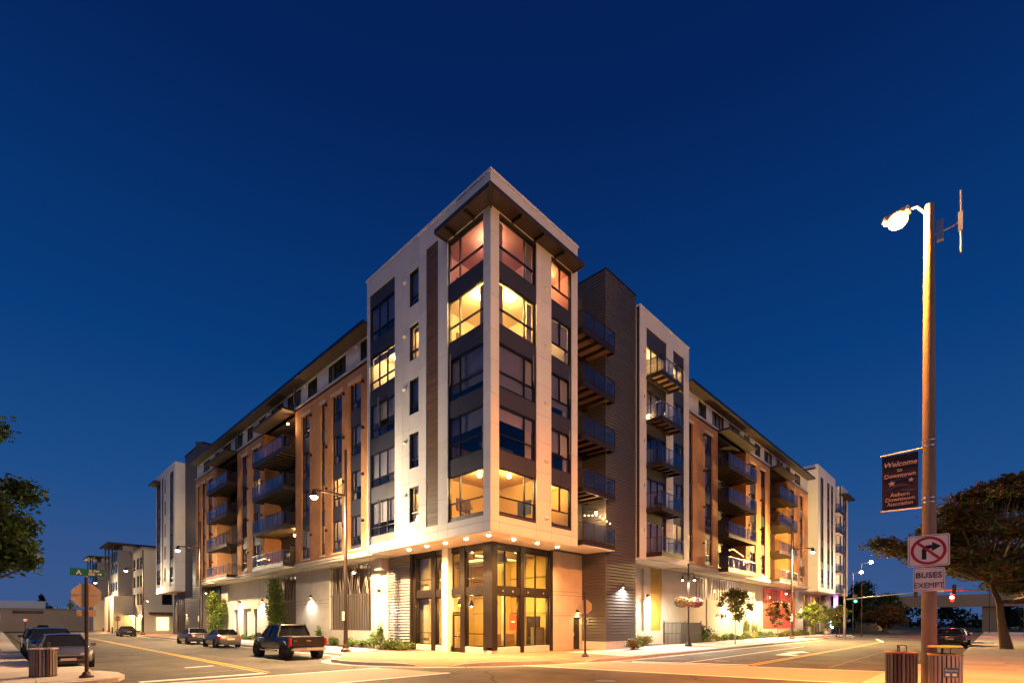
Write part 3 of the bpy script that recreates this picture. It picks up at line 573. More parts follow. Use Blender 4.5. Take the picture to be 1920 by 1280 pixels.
# ---- concrete wall right of the shop, door
CR = Face('R', 2.2); CL = Face('L', 2.1)
solid(CR, [(9.55, 10.35, .2, 2.35)], 7.45, 10.7, .2, 6.44, 'concrete_warm')
for z in (2.42, 3.72, 3.95): CR.obj('joint', 'bronze', B, 7.46, 10.6, -.001, .004, z, z + .018)
dd = CR.obj('steel_door', 'bronze', B, 9.55, 10.35, -.2, -.12, .2, 2.35)
CR.obj('door_handle', 'steel', dd, 9.62, 9.70, -.12, -.05, 1.1, 1.35); CR.obj('door_glass', 'glass', dd, 9.68, 9.78, -.119, -.11, 1.45, 2.05)
def sconce(F, a, z, power, col, down=True, both=False, aimout=.15):
    s = MB(); F.box(s, a - .12, a + .12, 0, .14, z, z + .22); s = s.build('wall_light', 'pole_brown', B)
    F.obj('lens', 'globe_warm' if col[2] < .5 else 'bulb', s, a - .08, a + .08, .03, .12, z - .012, z - .002)
    out = F.pt(0, 1, 0) - F.pt(0, 0, 0)
    light('wall_lamp', 'SPOT', F.pt(a, .17, z - .03), power, col, s, .05, 150, .7, out * aimout + Vector((0, 0, -1)))
    if both: light('wall_lamp', 'SPOT', F.pt(a, .17, z + .26), power, col, s, .05, 150, .7, out * aimout + Vector((0, 0, 1)))
    return s
sconce(CR, 9.95, 2.62, 60, (1, .62, .2))
# ---- dark metal stair tower
def siding(F, a0, a1, z0, z1, pitch=.2):
    m = MB(); z = z0; g_ = .055
    while z < z1 - .05:
        t = min(z + pitch, z1); q = [(.0, z), (.0, z + g_), (.07, z + g_), (.06, t), (.0, t)]
        vs2 = [F.pt(a, d, zz) for d, zz in q for a in (a0, a1)]; m.add(vs2, [(2 * i, 2 * i + 1, 2 * i + 3, 2 * i + 2) for i in range(4)]); z += pitch
    m.build('siding', 'siding', B)['kind'] = 'stuff'
FM = Face('R', .38); FS = Face('L', 10.55)
siding(FM, 10.6, 14.2, .78, 24.62); siding(FS, .42, 4.2, .78, 24.62)
MB().box(10.58, 14.2, .42, 4.2, .3, 24.6).build('stair_tower', 'siding', B)
MB().box(10.48, 10.6, .32, .44, .78, 24.62).build('corner_trim', 'siding', B)
MB().box(10.5, 14.25, .30, 4.2, 24.62, 24.74).build('parapet_cap', 'bronze', B)
mb = MB(); mb.box(10.52, 14.2, .34, 2.2, .2, .77); mb.build('plinth', 'plinth', B)
sconce(FM, 12.5, 4.35, 900, (1, .92, .8), aimout=.35)
# ---- recess with balconies between tower and stair tower
RB = Face('R', 2.2)
zf = [6.85 + 3.11 * k for k in range(5)]
solid(RB, [(7.5, 9.6, z + .05, z + 2.25) for z in zf], 7.03, 10.6, 6.5, 23.4, 'siding')
for k, z in enumerate(zf): window(RB, 7.5, 9.6, z + .05, z + 2.25, (.5,), None, lit=('dim' if k == 0 else None), blind=.5, name='balcony_door', power=.5)
def balcony(F, a0, a1, d0, d1, z, np_, near='lo', closed=False, side=True, far_side=True, soff='soffit_white', fascia='bronze'):
    """slab with steel edge, timber deck, joists below and glass railing; z = deck top"""
    m = MB(); F.box(m, a0, a1, d1 - .07, d1, z - .28, z + .03); F.box(m, a0, a0 + .07, d0, d1 - .07, z - .28, z + .03); F.box(m, a1 - .07, a1, d0, d1 - .07, z - .28, z + .03)
    b = m.build('balcony', fascia, B)
    F.obj('deck', 'wood_deck' if not closed else soff, b, a0 + .07, a1 - .07, d0, d1 - .07, z - .08, z)
    if closed: F.obj('closed_soffit', soff, b, a0 + .02, a1 - .02, d0, d1 - .02, z - .33, z - .282)
    else:
        n = max(3, int((a1 - a0) / .75)); st = (a1 - a0) / n
        for i in range(1, n): F.obj('joist', 'bronze', b, a0 + st * i - .07, a0 + st * i + .07, d0, d1 - .07, z - .25, z - .082)
        F.obj('ledger', 'bronze', b, a0 + .07, a1 - .07, d0, d0 + .18, z - .26, z - .251 + .17)
    rl = MB(); e = .03; H_ = 1.07
    F.box(rl, a0, a1, d1 - .05, d1 - .005, z + H_ - .04, z + H_); F.box(rl, a0, a1, d1 - .045, d1 - .01, z + .09, z + .12)
    for s_, a in ((side, a0), (far_side, a1 - .045)):
        if s_: F.box(rl, a, a + .045, d0, d1 - .05, z + H_ - .04, z + H_ - .001); F.box(rl, a + .005, a + .04, d0, d1 - .05, z + .09, z + .12)
    st = (a1 - a0 - .045) / np_
    for i in range(np_ + 1): F.box(rl, a0 + st * i, a0 + st * i + .045, d1 - .048, d1 - .007, z, z + H_ - .041)
    rl.build('railing', fascia, b)
    for i in range(np_): F.obj('glass_panel', 'rail_glass', b, a0 + st * i + .055, a0 + st * (i + 1) - .01, d1 - .034, d1 - .022, z + .13, z + H_ - .05)
    for s_, a in ((side, a0 + .015), (far_side, a1 - .03)):
        if s_: F.obj('glass_panel', 'rail_glass', b, a, a + .012, d0 + .05, d1 - .06, z + .13, z + H_ - .05)
    return b
for k, z in enumerate(zf): balcony(FR, 7.25, 10.66, -1.9, .26, z, 3, closed=(k == 0))
# ---- second white tower on the south street
opDr = (15.11, 18.10, 6.75, 22.75); opWn = (19.18, 21.04, 6.95, 22.75)
panels(FR, [opDr, opWn], 14.2, 21.9, 6.5, 23.85, (), TJ)
MB().box(14.21, 14.3, .301, 4.2, 6.5, 23.85).build('wall', 'white_panel', B)
MB().box(21.6, 21.9, .301, 6, 6.5, 23.85).build('wall', 'white_panel', B)
MB().box(14.16, 21.94, -.04, .3, 23.851, 23.95).build('parapet_cap', 'white_trim', B)
MB().box(14.3, 21.9, .3, 6, 23.0, 23.2).build('roof', 'charcoal', B)
z = 6.75
for k, f in enumerate(zf):
    if f - z > .02: spandrel(FR, 15.11, 18.10, z, f)
    window(FR, 15.11, 18.10, f, f + 2.3, (.3, .62), None, lit={0: 'yellow', 4: 'yellow'}.get(k), blind=.95 if k in (0, 1, 3) else None, name='balcony_door', power=.6); z = f + 2.3
spandrel(FR, 15.11, 18.10, z, 22.75)
column(FR, 19.18, 21.04, 6.95, 22.75, [s + .05 for s in SIL], 2.1, (.5,), [dict(lit='dim'), dict(blind=.5), {}, dict(blind=.4), dict(lit='bright', blind=.15)], split=.3)
for k, z in enumerate(zf):
    b = balcony(FR, 15.05, 18.25, 0.0, 1.2, z, 3, closed=(k == 0)); vent(FR, 18.6, z + 1.95)
    FR.obj('number_plate', 'black_frame', B, 14.75, 14.83, 0, .01, z + 1.5, z + 1.7)
MB().box(14.2, 21.9, .0, 2.2, 6.43, 6.499).build('soffit', 'soffit_white', B)
# ---- brick wings with white attic storey under a dark eave
def brick_wing(F, a_lo, a_hi, cols, bays, attic, lits, ub):
    zb, zt = 6.75, 19.25
    ops = []; WS = [7.3 + 3.11 * k for k in range(4)]; WH = 2.05
    for c0, c1 in cols: ops.append((c0, c1, 7.05, 18.55))
    for b0, b1, *_ in bays: ops.append((b0, b1, 6.85, zt))
    solid(F, ops, a_lo, a_hi, zb, zt, 'brick', 'brick_wall')
    for ci, (c0, c1) in enumerate(cols):
        wd = c1 - c0; z = 7.05
        for k, s in enumerate(WS):
            if s - z > .02: spandrel(F, c0, c1, z, s, .10)
            lit = lits.get((ci, k)); rr = random.random()
            window(F, c0, c1, s, s + WH, (.66,) if wd > 1.2 else (), .3, lit=lit, blind=(None if lit else (rr if rr > .3 else None)), rec=.14, dep=1.2, power=.6, low_cols=((.5,) if wd > 1.2 else None), open_pane=(0 if rr > .9 and wd > 1.2 else None)); z = s + WH
        if 18.55 - z > .02: spandrel(F, c0, c1, z, 18.55, .10)
        F.obj('lintel', 'lintel', B, c0 - .12, c1 + .12, .0, .05, 18.5, 18.72); F.obj('sill', 'lintel', B, c0 - .08, c1 + .08, .0, .06, 6.93, 7.05)
        for k in range(4): F.obj('scupper', 'bronze', B, c0 - .42, c0 - .26, .0, .14, WS[k] + 1.45, WS[k] + 1.62)
    for bi, (b0, b1, f1, n_) in enumerate(bays):                     # recessed loggias with projecting balconies
        RF = Face(F.k, F.p + 1.5)
        dz = [6.85 + 3.11 * k for k in range(4)]
        solid(RF, [(b0 + .4, b0 + 2.6, z, z + 2.25) for z in dz] + [(b0 + 3.6, b0 + 4.8, z + .6, z + 2.2) for z in dz], b0, b1, 6.8, zt, 'charcoal', th=.2)
        for e0, e1 in ((b0 - .2, b0), (b1, b1 + .2)): F.obj('loggia_wall', 'brick', B, e0, e1, -1.5, -.301, 6.8, zt)
        for k, z in enumerate(dz):
            lt = lits.get(('b%d' % bi, k))
            window(RF, b0 + .4, b0 + 2.6, z, z + 2.25, (.5,), None, lit=lt, blind=None if lt else random.choice([None, .9, .6]), rec=.08, dep=1.0, name='balcony_door', power=.9)
            window(RF, b0 + 3.6, b0 + 4.8, z + .6, z + 2.2, (.5,), None, blind=random.choice([None, .7]), rec=.08, dep=.8)
            balcony(F, b0, f1, -1.5, 1.0, z, n_, closed=(k == 0), soff='soffit_white', far_side=True)
        F.obj('balcony_canopy', 'bronze', B, b0 - .1, f1 + .1, -1.5, 1.1, zt + .03, zt + .17)
        F.obj('canopy_soffit', 'eave', B, b0 - .05, f1 + .05, -1.48, 1.05, zt + .0, zt + .028)
    # coping, attic
    F.obj('coping', 'lintel', B, a_lo, a_hi, -.1, .07, zt + .18, zt + .32); F.obj('coping', 'bronze', B, a_lo, a_hi, -.3, .03, zt, zt + .178)
    AF = Face(F.k, F.p + .12)
    ao = [(w0, w1, 19.66, 21.06) for w0, w1, _ in attic]
    cs = cells(AF, ao, a_lo, a_hi, 19.575, 21.2)
    bk = MB()
    for a0, a1, z0, z1 in cs: AF.obj('wall_panel', 'white_panel', B, a0 + .004, a1 - .004, -.05, 0, z0 + .004, z1 - .004); AF.box(bk, a0, a1, -.3, -.052, z0, z1)
    bk.build('wall', 'charcoal', B)
    for i, (w0, w1, n3) in enumerate(attic): window(AF, w0, w1, 19.66, 21.06, (.36, .68) if n3 else (.5,), None, blind=random.choice([None, .5, .9]), rec=.06, dep=.9, open_pane=(0 if i % 4 == 3 else None), bar=.07)
    for i, (w0, w1, n3) in enumerate(attic[::2]): AF.obj('vent_hood', 'white_trim', B, w1 + .35, w1 + .6, 0, .12, 20.9, 21.0)
    ev = F.obj('eave', 'eave', B, a_lo - .1, a_hi + ub, -.5, .78, 21.2, 21.28); F.obj('eave_edge', 'black_frame', B, a_lo - .1, a_hi + ub, .781, .83, 21.18, 21.40)
    F.obj('roof', 'charcoal', B, a_lo, a_hi + ub, -9, .78, 21.281, 21.40)
    F.obj('cornice', 'concrete', B, a_lo, a_hi, -.1, .10, 6.60, 6.75); F.obj('cornice', 'concrete', B, a_lo, a_hi, -.4, .03, 6.45, 6.599)
    F.obj('soffit', 'concrete', B, a_lo, a_hi, -1.65, -.401, 6.40, 6.598)
WL = Face('L', .5); WR = Face('R', .5)
brick_wing(WL, 11.6, 53.15, [(13.22, 14.83), (15.91, 17.45), (18.56, 19.26), (21.15, 22.68), (31.65, 33.59), (35.2, 36.72), (46.63, 48.28), (49.34, 50.65), (51.77, 52.69)],
           [(23.81, 30.6, 30.75, 6), (37.99, 44.7, 44.85, 6)],
           [(12.3, 13.58, 0), (15.56, 18.28, 1), (20.09, 21.83, 0), (23.05, 25.76, 1), (26.63, 29.43, 0), (30.56, 32.35, 0), (33.86, 35.55, 0), (36.81, 39.2, 1), (40.34, 43.06, 1), (44.3, 45.98, 0), (47.8, 50.49, 1)],
           {(1, 1): 'yellow', (1, 0): 'dim', (2, 1): 'dim', (2, 0): 'dim', ('b0', 3): 'orange', ('b0', 0): 'yellow', (4, 2): 'dim', (7, 2): 'yellow', (6, 1): 'yellow', (7, 0): 'dim'}, 0)
brick_wing(WR, 21.95, 59.53, [(22.6, 23.75), (26.17, 27.77), (37.32, 39.0), (40.68, 42.1), (51.92, 53.54), (55.86, 57.4)],
           [(28.95, 36.1, 36.23, 6), (43.65, 50.5, 50.66, 6)],
           [(25.1, 26.79, 0), (28.01, 30.77, 1), (31.92, 34.72, 0), (35.86, 37.68, 0), (39.15, 40.86, 0), (42.11, 44.88, 0), (46.07, 48.88, 0), (50.06, 51.77, 0), (53.79, 56.47, 1)],
           {(0, 0): 'yellow', (1, 0): 'dim', ('b0', 0): 'yellow', ('b0', 2): 'yellow', ('b1', 2): 'dim', ('b1', 3): 'dim', (3, 2): 'dim'}, .3)
# ---- ground floor of the west street: concrete, screens, doors
ops = [(14.65, 21.15, 1.39, 6.3), (27.57, 33.9, 1.2, 6.2), (37.1, 38.05, .2, 3.4), (38.85, 41.25, .2, 3.5), (43.0, 44.4, .2, 3.4)]
solid(CL, ops, 12.45, 48.9, .2, 6.44, 'concrete')
for a0, a1 in ((21.16, 27.56), (33.92, 37.1), (44.4, 48.9)):
    for z in (3.55, 3.85): CL.obj('joint', 'bronze', B, a0, a1, -.001, .004, z, z + .02)
for a in (24.3, 35.3, 36.4, 46.0, 47.4): CL.obj('joint', 'bronze', B, a, a + .02, -.001, .005, 3.87, 6.4)
CL.obj('beam_end', 'concrete', B, 12.5, 13.3, .0, .5, 5.6, 6.43)
def screen(F, a0, a1, z0, z1, seed, warm=True):
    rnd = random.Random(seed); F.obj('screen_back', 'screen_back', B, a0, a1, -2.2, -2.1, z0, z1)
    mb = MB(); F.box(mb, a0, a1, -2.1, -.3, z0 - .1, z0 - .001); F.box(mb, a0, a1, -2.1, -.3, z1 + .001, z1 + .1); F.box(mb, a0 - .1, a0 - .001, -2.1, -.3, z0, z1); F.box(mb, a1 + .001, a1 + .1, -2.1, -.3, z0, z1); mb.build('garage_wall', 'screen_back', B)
    m = MB(); n = int((a1 - a0) / .24); zm = z0 + (z1 - z0) * .55
    for i in range(n):
        a = a0 + .05 + i * .24; a_ = a + rnd.uniform(-.05, .05); t = a + rnd.uniform(-.9, .9); t = min(max(t, a0 + .03), a1 - .03)
        m.tube(F.pt(a, -.1, z0), F.pt(a_, -.1, zm), .032, n=5); m.tube(F.pt(a_, -.1, zm), F.pt(t, -.1 - rnd.uniform(0, .1), z1), .030, n=5)
    F.box(m, a0, a1, -.13, -.07, zm - .03, zm + .03); F.box(m, a0, a1, -.14, -.06, z0, z0 + .05); F.box(m, a0, a1, -.14, -.06, z1 - .05, z1)
    m.build('twig_screen', 'screen_twig', B)['kind'] = 'stuff'
    light('garage_light', 'POINT', F.pt((a0 + a1) / 2, -1.3, z1 - .6), 60, (1, .72, .4), B, .1)
    MB().ball(F.pt(a0 + .8, -1.3, z1 - 1.2), .09, 8).build('garage_lamp', 'bulb', B)
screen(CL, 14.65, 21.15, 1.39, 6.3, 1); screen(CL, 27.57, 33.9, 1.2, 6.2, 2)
for a0, a1, m_ in ((38.85, 41.25, 'soffit_white'), (37.1, 38.05, 'bronze'), (43.0, 44.4, 'lintel')):
    CL.obj('door_recess', m_, B, a0, a1, -.5, -.4, .2, 3.5)
    d = CL.obj('door', 'lintel', B, a0 + .1, min(a0 + 1.1, a1 - .05), -.4, -.34, .2, 2.4); CL.obj('door_handle', 'steel', d, a0 + .18, a0 + .25, -.339, -.28, 1.1, 1.2)
MB().box(2.0, 2.3, 48.9, 56.2, 3.0, 6.44).build('wall', 'bronze', B); MB().box(2.0, 2.3, 48.9, 61.2, .2, 2.999).build('wall', 'concrete_warm', B)
for i in range(14): MB().box(1.96, 1.999, 48.95 + i * .52, 49.0 + i * .52, 3.0, 6.43).build('siding_batten', 'bronze', B)
for a, p in ((13.5, 1000), (24.4, 500), (35.6, 900), (42.1, 900)): sconce(CL, a, 4.1, p, (1, .90, .70), aimout=.35)
# ---- far white tower on the west street
opa = (64.08 - .1, 61.4, 7, 22.6); F2 = Face('L', 0.)
cl2 = [(61.9, 64.0), (66.3, 67.36), (69.3, 72.0)]
panels(F2, [(c0, c1, 6.95, 22.5) for c0, c1 in (cl2[0], cl2[2])] + [(66.3, 67.1, s + .3, s + 2.2) for s in SIL] + [(67.6, 68.7, 7.2, 22.6)], 61.1, 72.2, 6.3, 23.5, (), TJ[:5])
column(F2, *cl2[0], 6.95, 22.5, SIL, 2.15, (.5,), [dict(blind=.5)] * 5, split=.28); column(F2, *cl2[2], 6.95, 22.5, SIL, 2.15, (.5,), [dict(blind=.4)] * 5, split=.28)
for s in SIL: window(F2, 66.3, 67.1, s + .3, s + 2.2, (), .28, blind=.6)
F2.obj('wood_cladding', 'wood', B, 67.6, 68.7, -.2, -.03, 7.2, 22.6)
S2 = Face('R', 61.1); panels(S2, [], .0, 1.3, 6.3, 23.5, (), TJ[:5]); MB().box(.05, 6, 61.4, 72, 23.0, 23.4).build('roof', 'charcoal', B)
MB().box(-.8, .3, 69.4, 72.9, 22.2, 22.45).build('canopy', 'canopy', B); MB().box(0, 2.2, 61.1, 72.2, 6.2, 6.299).build('soffit', 'soffit_white', B)
siding(Face('L', 1.25), 53.2, 61.1, .6, 24.3, .25); MB().box(1.28, 5, 53.2, 61.1, .5, 24.3).build('stair_tower', 'siding', B); siding(Face('R', 53.2), .5, 1.25, 19.6, 24.3, .25)
MB().box(1.1, 5, 53.1, 61.1, 24.3, 24.42).build('parapet_cap', 'bronze', B)
MB().box(1.3, 2.4, 61.3, 66.0, .2, 6.2).build('wall', 'bronze', B); MB().box(2.3, 2.6, 66, 73, .2, 6.2).build('wall', 'charcoal', B)
for z0, z1 in ((.5, 3.0), (3.5, 6.0)): window(Face('L', 1.28), 62.0, 65.2, z0, z1, (.33, .66), None, lit=None, rec=.0, own_room=False, gl='car_glass')
sconce(Face('L', 1.22), 60.2, 3.0, 160, (1, .62, .25))
# ---- ground floor of the south street
ops = [(18.07, 18.7, 1.3, 6.2), (19.75, 21.6, 1.32, 6.35), (27.9, 30.7, 1.2, 6.2), (31.5, 39.2, 1.2, 6.3), (46.65, 60.4, 1.2, 6.2), (64.2, 67.0, .5, 6.0), (68.3, 73.6, .5, 6.0)]
solid(CR, ops, 14.2, 74.2, .2, 6.44, 'concrete')
for a0, a1, z0, z1 in ops[:1]: CR.obj('screen_back', 'lintel', B, a0, a1, -.3, -.2, z0, z1)
wp = MB(); z = 1.34
while z < 6.3: CR.box(wp, 19.78, 21.58, -.12, -.06, z, z + .10); z += .125
CR.obj('screen_back', 'wood_yellow', B, 19.75, 21.6, -.3, -.2, 1.32, 6.35); wp.build('timber_slats', 'wood_yellow', B)['kind'] = 'stuff'
def slots(a0, a1, m_, glow, power, col):
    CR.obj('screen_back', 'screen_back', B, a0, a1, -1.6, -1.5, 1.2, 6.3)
    n = int((a1 - a0) / .62); st = (a1 - a0) / n
    CR.obj('metal_screen', m_, B, a0, a1, -.12, -.08, 1.2, 4.2)
    for i in range(n): CR.obj('screen_strip', m_, B, a0 + st * i, a0 + st * i + st * .58, -.12, -.08, 4.201, 6.3)
    if power: light('garage_light', 'POINT', CR.pt((a0 + a1) / 2, -.9, 5.3), power, col, B, .15); MB().ball(CR.pt(a0 + (a1 - a0) * .4, -.9, 5.2), .12, 8).build('garage_lamp', glow, B)
slots(27.9, 30.7, 'screen_pale', 'bulb', 90, (1, .72, .4)); slots(31.5, 39.2, 'screen_pale', 'bulb', 160, (1, .66, .4)); slots(46.65, 60.4, 'screen_redlit', 'bulb', 200, (1, .35, .2))
for a0, a1 in ((64.2, 67.0), (68.3, 73.6)): window(CR, a0, a1, .5, 6.0, (.35, .7), .5, lit='amber', power=2.0, dep=2.0)
for a, p, c in ((19.2, 900, (1, .90, .72)), (35.2, 1100, (1, .90, .74)), (42.0, 1300, (1, .90, .72)), (63.0, 400, (1, .9, .75))): sconce(CR, a, 4.0, p, c, aimout=.35)
sconce(CR, 53.5, 4.3, 330, (1, .12, .08), aimout=.35)
# ---- far white towers on the south street
panels(FR, [(64.1, 66.0, 6.95, 22.6), (68.0, 69.7, 6.95, 22.6), (70.4, 72.0, 6.95, 22.6)], 62.7, 73.2, 6.4, 24.0, (), TJ[:5])
S3 = Face('L', 62.7); panels(S3, [], .0, 2.6, 6.4, 24.0, (), TJ[:5])
for c in ((64.1, 66.0), (68.0, 69.7), (70.4, 72.0)): column(FR, *c, 6.95, 22.6, SIL, 2.2, (.5,), [dict(blind=.4)] * 5, split=.3)
MB().box(59.4, 62.7, 2.6, 2.9, 6.4, 23).build('wall', 'white_panel', B); MB().box(62.7, 73.2, .3, 8, 23.4, 23.6).build('roof', 'charcoal', B)
panels(FR, [(78.6, 81.6, 6.95, 22.4)], 77.6, 82.4, 6.4, 23.9, (), TJ[:5]); column(FR, 78.6, 81.6, 6.95, 22.4, SIL, 2.2, (.5,), [dict(blind=.3)] * 5, split=.3)
MB().box(73.2, 77.6, 2.4, 2.7, 6.4, 23.9).build('wall', 'white_panel', B); MB().box(77.61, 77.7, .3, 2.4, 6.4, 23.9).build('wall', 'white_panel', B)
for z in zf: balcony(FR, 73.9, 77.5, -2.4, .3, z, 3, closed=True)
MB().box(77.4, 83.2, -.9, .3, 22.3, 22.55).build('canopy', 'canopy', B); MB().box(62.7, 82.4, 0, 2.4, 6.33, 6.399).build('soffit', 'soffit_white', B)
MB().box(74.2, 76.5, 1.2, 6, .2, 6.33).build('wall', 'grey_wall', B); MB().box(76.5, 82.4, 3.5, 3.8, .2, 6.33).build('wall', 'bronze', B)
MB().box(76.0, 76.1, .2, .8, 4.3, 6.32).build('purple_sign_panel', 'neon_violet', B)

# ================================================================ street furniture
def bell(mb_par, c, col='pole_brown'):
    b = MB().lathe(c, [(.03, .34), (.06, .30), (.07, .22), (.20, .06), (.24, 0), (.225, .0), (.19, .055), (.06, .2)], 14).build('lamp_shade', col, mb_par)
    MB().ball((c[0], c[1], c[2] + .04), .085, 10).build('bulb', 'globe_led', b); return b
def street_lamp(loc, dirv, label, gold=False, h=12.5, arm=2.0, head=9.25, power=2600, bellside=True, col=(1, .90, .74), z0=None):
    x, y = loc; z = zg(x, y) if z0 is None else z0; o = empty('street_lamp', (x, y, z)); tag(o, label, 'street lamp', 'street lamps along the pavements')
    MB().lathe((0, 0, 0), [(.30, 0), (.30, .16), (.20, .24), (.17, .42), (.135, .5)], 12).build('base', 'pole_brown', o)
    MB().tube((0, 0, .4), (0, 0, h), .13, .075, 12).build('pole', 'pole_brown', o, smooth=True)
    d = Vector((dirv[0], dirv[1], 0)).normalized()
    MB().obox(Vector((0, 0, head + .42)) + d * (arm / 2), d * arm / 2, d.cross(Vector((0, 0, 1))) * .05, Vector((0, 0, .06))).path([Vector((0, 0, head + 1.3)) + d * .05, Vector((0, 0, head + .9)) + d * .4, Vector((0, 0, head + .5)) + d * 1.0], .025).build('arm', 'pole_brown', o)
    hd = MB().lathe(tuple(d * arm + Vector((0, 0, head))), [(.05, .45), (.12, .36), (.16, .2), (.26, .08), (.27, .0)], 14).build('lamp_head', 'pole_brown', o)
    MB().ball(d * arm + Vector((0, 0, head - .02)), .19, 12, sz=.7).build('globe', 'globe_led', hd)
    light('lamp_light', 'POINT', d * arm + Vector((0, 0, head - .28)), power * (1.9 if gold else .48), (1, .62, .18) if gold else (1, .78, .46), o, .2)
    light('lamp_light', 'SPOT', d * arm + Vector((0, 0, head - .30)), power * 2.7, (1, .60, .27), o, .2, 160, .5, (0, 0, -1))
    if bellside:
        MB().path([(0, 0, 5.2), -d * .35 + Vector((0, 0, 5.45)), -d * .55 + Vector((0, 0, 5.3))], .03).build('bell_arm', 'pole_brown', o)
        bell(o, tuple(-d * .55 + Vector((0, 0, 4.92)))); light('lamp_light', 'SPOT', -d * .55 + Vector((0, 0, 4.88)), 240, (1, .9, .72), o, .08, 150, .6, (0, 0, -1))
    sg = MB().box(-.16, -.145, -.15, .15, 1.95, 2.5).build('parking_sign', 'sign_white', o)
    MB().lathe((0, 0, 0), [(.08, 0), (.1, 0)], 10).build('parking_symbol', 'sign_green', sg).matrix_local = Matrix.Translation((-.163, 0, 2.3)) @ Matrix.Rotation(R_(90), 4, 'Y')
    return o
street_lamp((-1.6, 11.34), (-1, 0), 'tall brown street lamp standing behind the black pickup', power=3000)
street_lamp((-1.6, 42.9), (-1, 0), 'tall brown street lamp behind the two parked sedans', power=2200)
street_lamp((-1.6, 72.2), (-1, 0), 'brown street lamp beyond the far white tower, near the lone parked sedan', power=2000)
street_lamp((-1.6, 103.5), (-1, 0), 'most distant brown street lamp beside the cream building', power=2000)
street_lamp((43.3, -1.8), (0, -1), 'tall brown street lamp with bell lamp, between two young street trees', gold=True, power=3400)
street_lamp((33, -22.4), (-.3, 1), 'street lamp standing under the large rusty tree', h=7.0, head=5.2, arm=1.2, power=900, bellside=False, z0=.15)
# twin lamp post with flower baskets
tl = empty('twin_lamp_post', (19.63, -.99, zg(19.63, -.99))); tag(tl, 'short lamp post with twin bell lamps and hanging flower baskets', 'lamp post')
MB().lathe((0, 0, 0), [(.26, 0), (.26, .12), (.16, .3), (.12, .7), (.08, .8)], 12).build('base', 'pole_brown', tl)
MB().tube((0, 0, .7), (0, 0, 6.1), .075, .055, 10).ball((0, 0, 6.15), .09).build('pole', 'pole_brown', tl, smooth=True)
for s in (-1, 1):
    v = Vector((.6943, -.7196, 0)) * s
    MB().path([Vector((0, 0, 5.4)), v * .3 + Vector((0, 0, 5.55)), v * .45 + Vector((0, 0, 5.35))], .025).build('arm', 'pole_brown', tl)
    bell(tl, tuple(v * .45 + Vector((0, 0, 4.98)))); light('lamp_light', 'SPOT', v * .45 + Vector((0, 0, 4.93)), 900, (1, .84, .6), tl, .08, 160, .5, (0, 0, -1))
    MB().path([Vector((0, 0, 3.6)), v * .5 + Vector((0, 0, 3.62))], .02).build('basket_arm', 'pole_brown', tl)
    bk = MB(); rnd = random.Random(3 + s)
    fl = MB(); 
    for i in range(900):
        a = rnd.uniform(0, 6.28); r = .55 * math.sqrt(rnd.random()); hz = .42 * math.sqrt(max(0, 1 - (r / .55) ** 2)) * rnd.uniform(-.9, 1); c = v * .5 + Vector((r * math.cos(a), r * math.sin(a), 3.3 + hz))
        p = Vector((rnd.uniform(-1, 1), rnd.uniform(-1, 1), rnd.uniform(-.3, 1))).normalized(); q = p.orthogonal().normalized() * .05; w = p.cross(q)
        fl.add([c - q - w, c + q - w, c + q + w, c - q + w], [(0, 1, 2, 3)], rnd.choice([0, 1, 2, 3, 4, 5, 5]))
    fl.build('flower_basket', ['petal0', 'petal1', 'petal2', 'petal3', 'petal4', 'leaf_green'], tl)
# sodium lamp on the big concrete pole
PX, PY = 1.45, -16.25
cpole = empty('utility_pole', (PX, PY, .15)); tag(cpole, 'thick weathered concrete pole carrying a glowing orange lamp', 'utility pole')
MB().tube((0, 0, 0), (0, 0, 13.5), .185, .115, 18).build('shaft', 'pole_concrete', cpole, smooth=True)
MB().lathe((0, 0, 0), [(.24, 0), (.24, .05), (.2, .08)], 14).build('collar', 'pole_brown', cpole)
ar = MB().path([(0, 0, 13.2), (-.1, .25, 13.55), (-.15, .62, 13.6)], .035, 8).build('lamp_arm', 'galv', cpole)
hd = MB().obox((-.15, .72, 13.52), (.05, .32, 0), (.13, -.02, 0), (0, 0, .09)).build('lamp_head', 'galv', cpole, bevel=.03)
MB().ball((-.15, .68, 13.36), .24, 14, sz=.85).build('globe', 'globe_sodium', hd)
light('lamp_light', 'POINT', (-.2, .68, 13.12), 3200, (1, .47, .14), cpole, .2); light('lamp_light', 'SPOT', (-.2, .68, 13.10), 11000, (1, .25, .012), cpole, .2, 162, .6, (-.02, .25, -1))
an = MB().path([(0, 0, 12.6), (.1, -.35, 12.7), (.1, -.62, 12.75)], .025).box(.02, .16, -.3, -.16, 12.45, 13.0).tube((.1, -.66, 11.9), (.1, -.66, 13.6), .022, n=8).box(.06, .14, -.70, -.60, 12.5, 13.0).build('antenna', 'galv', cpole)
for z in (6.75, 6.9, 5.18, 5.3): MB().lathe((0, 0, z), [(.168 if z > 6 else .174, 0), (.168 if z > 6 else .174, .03)], 16).build('steel_band', 'steel', cpole)
# banner on the pole
bn = empty('banner', (PX - .02, PY + .12, 5.2)); tag(bn, 'dark Welcome to Downtown banner hanging from the concrete pole', 'banner'); X0 = PX - .05; NX = Vector((-1, 0, 0))
MB().box(X0 - .006, X0 + .006, -16.02, -15.19, 5.27, 6.83).build('cloth', 'banner', bn).matrix_parent_inverse = bn.matrix_basis.inverted()
def chl(o, p): o.parent = p; o.matrix_parent_inverse = p.matrix_basis.inverted(); return o


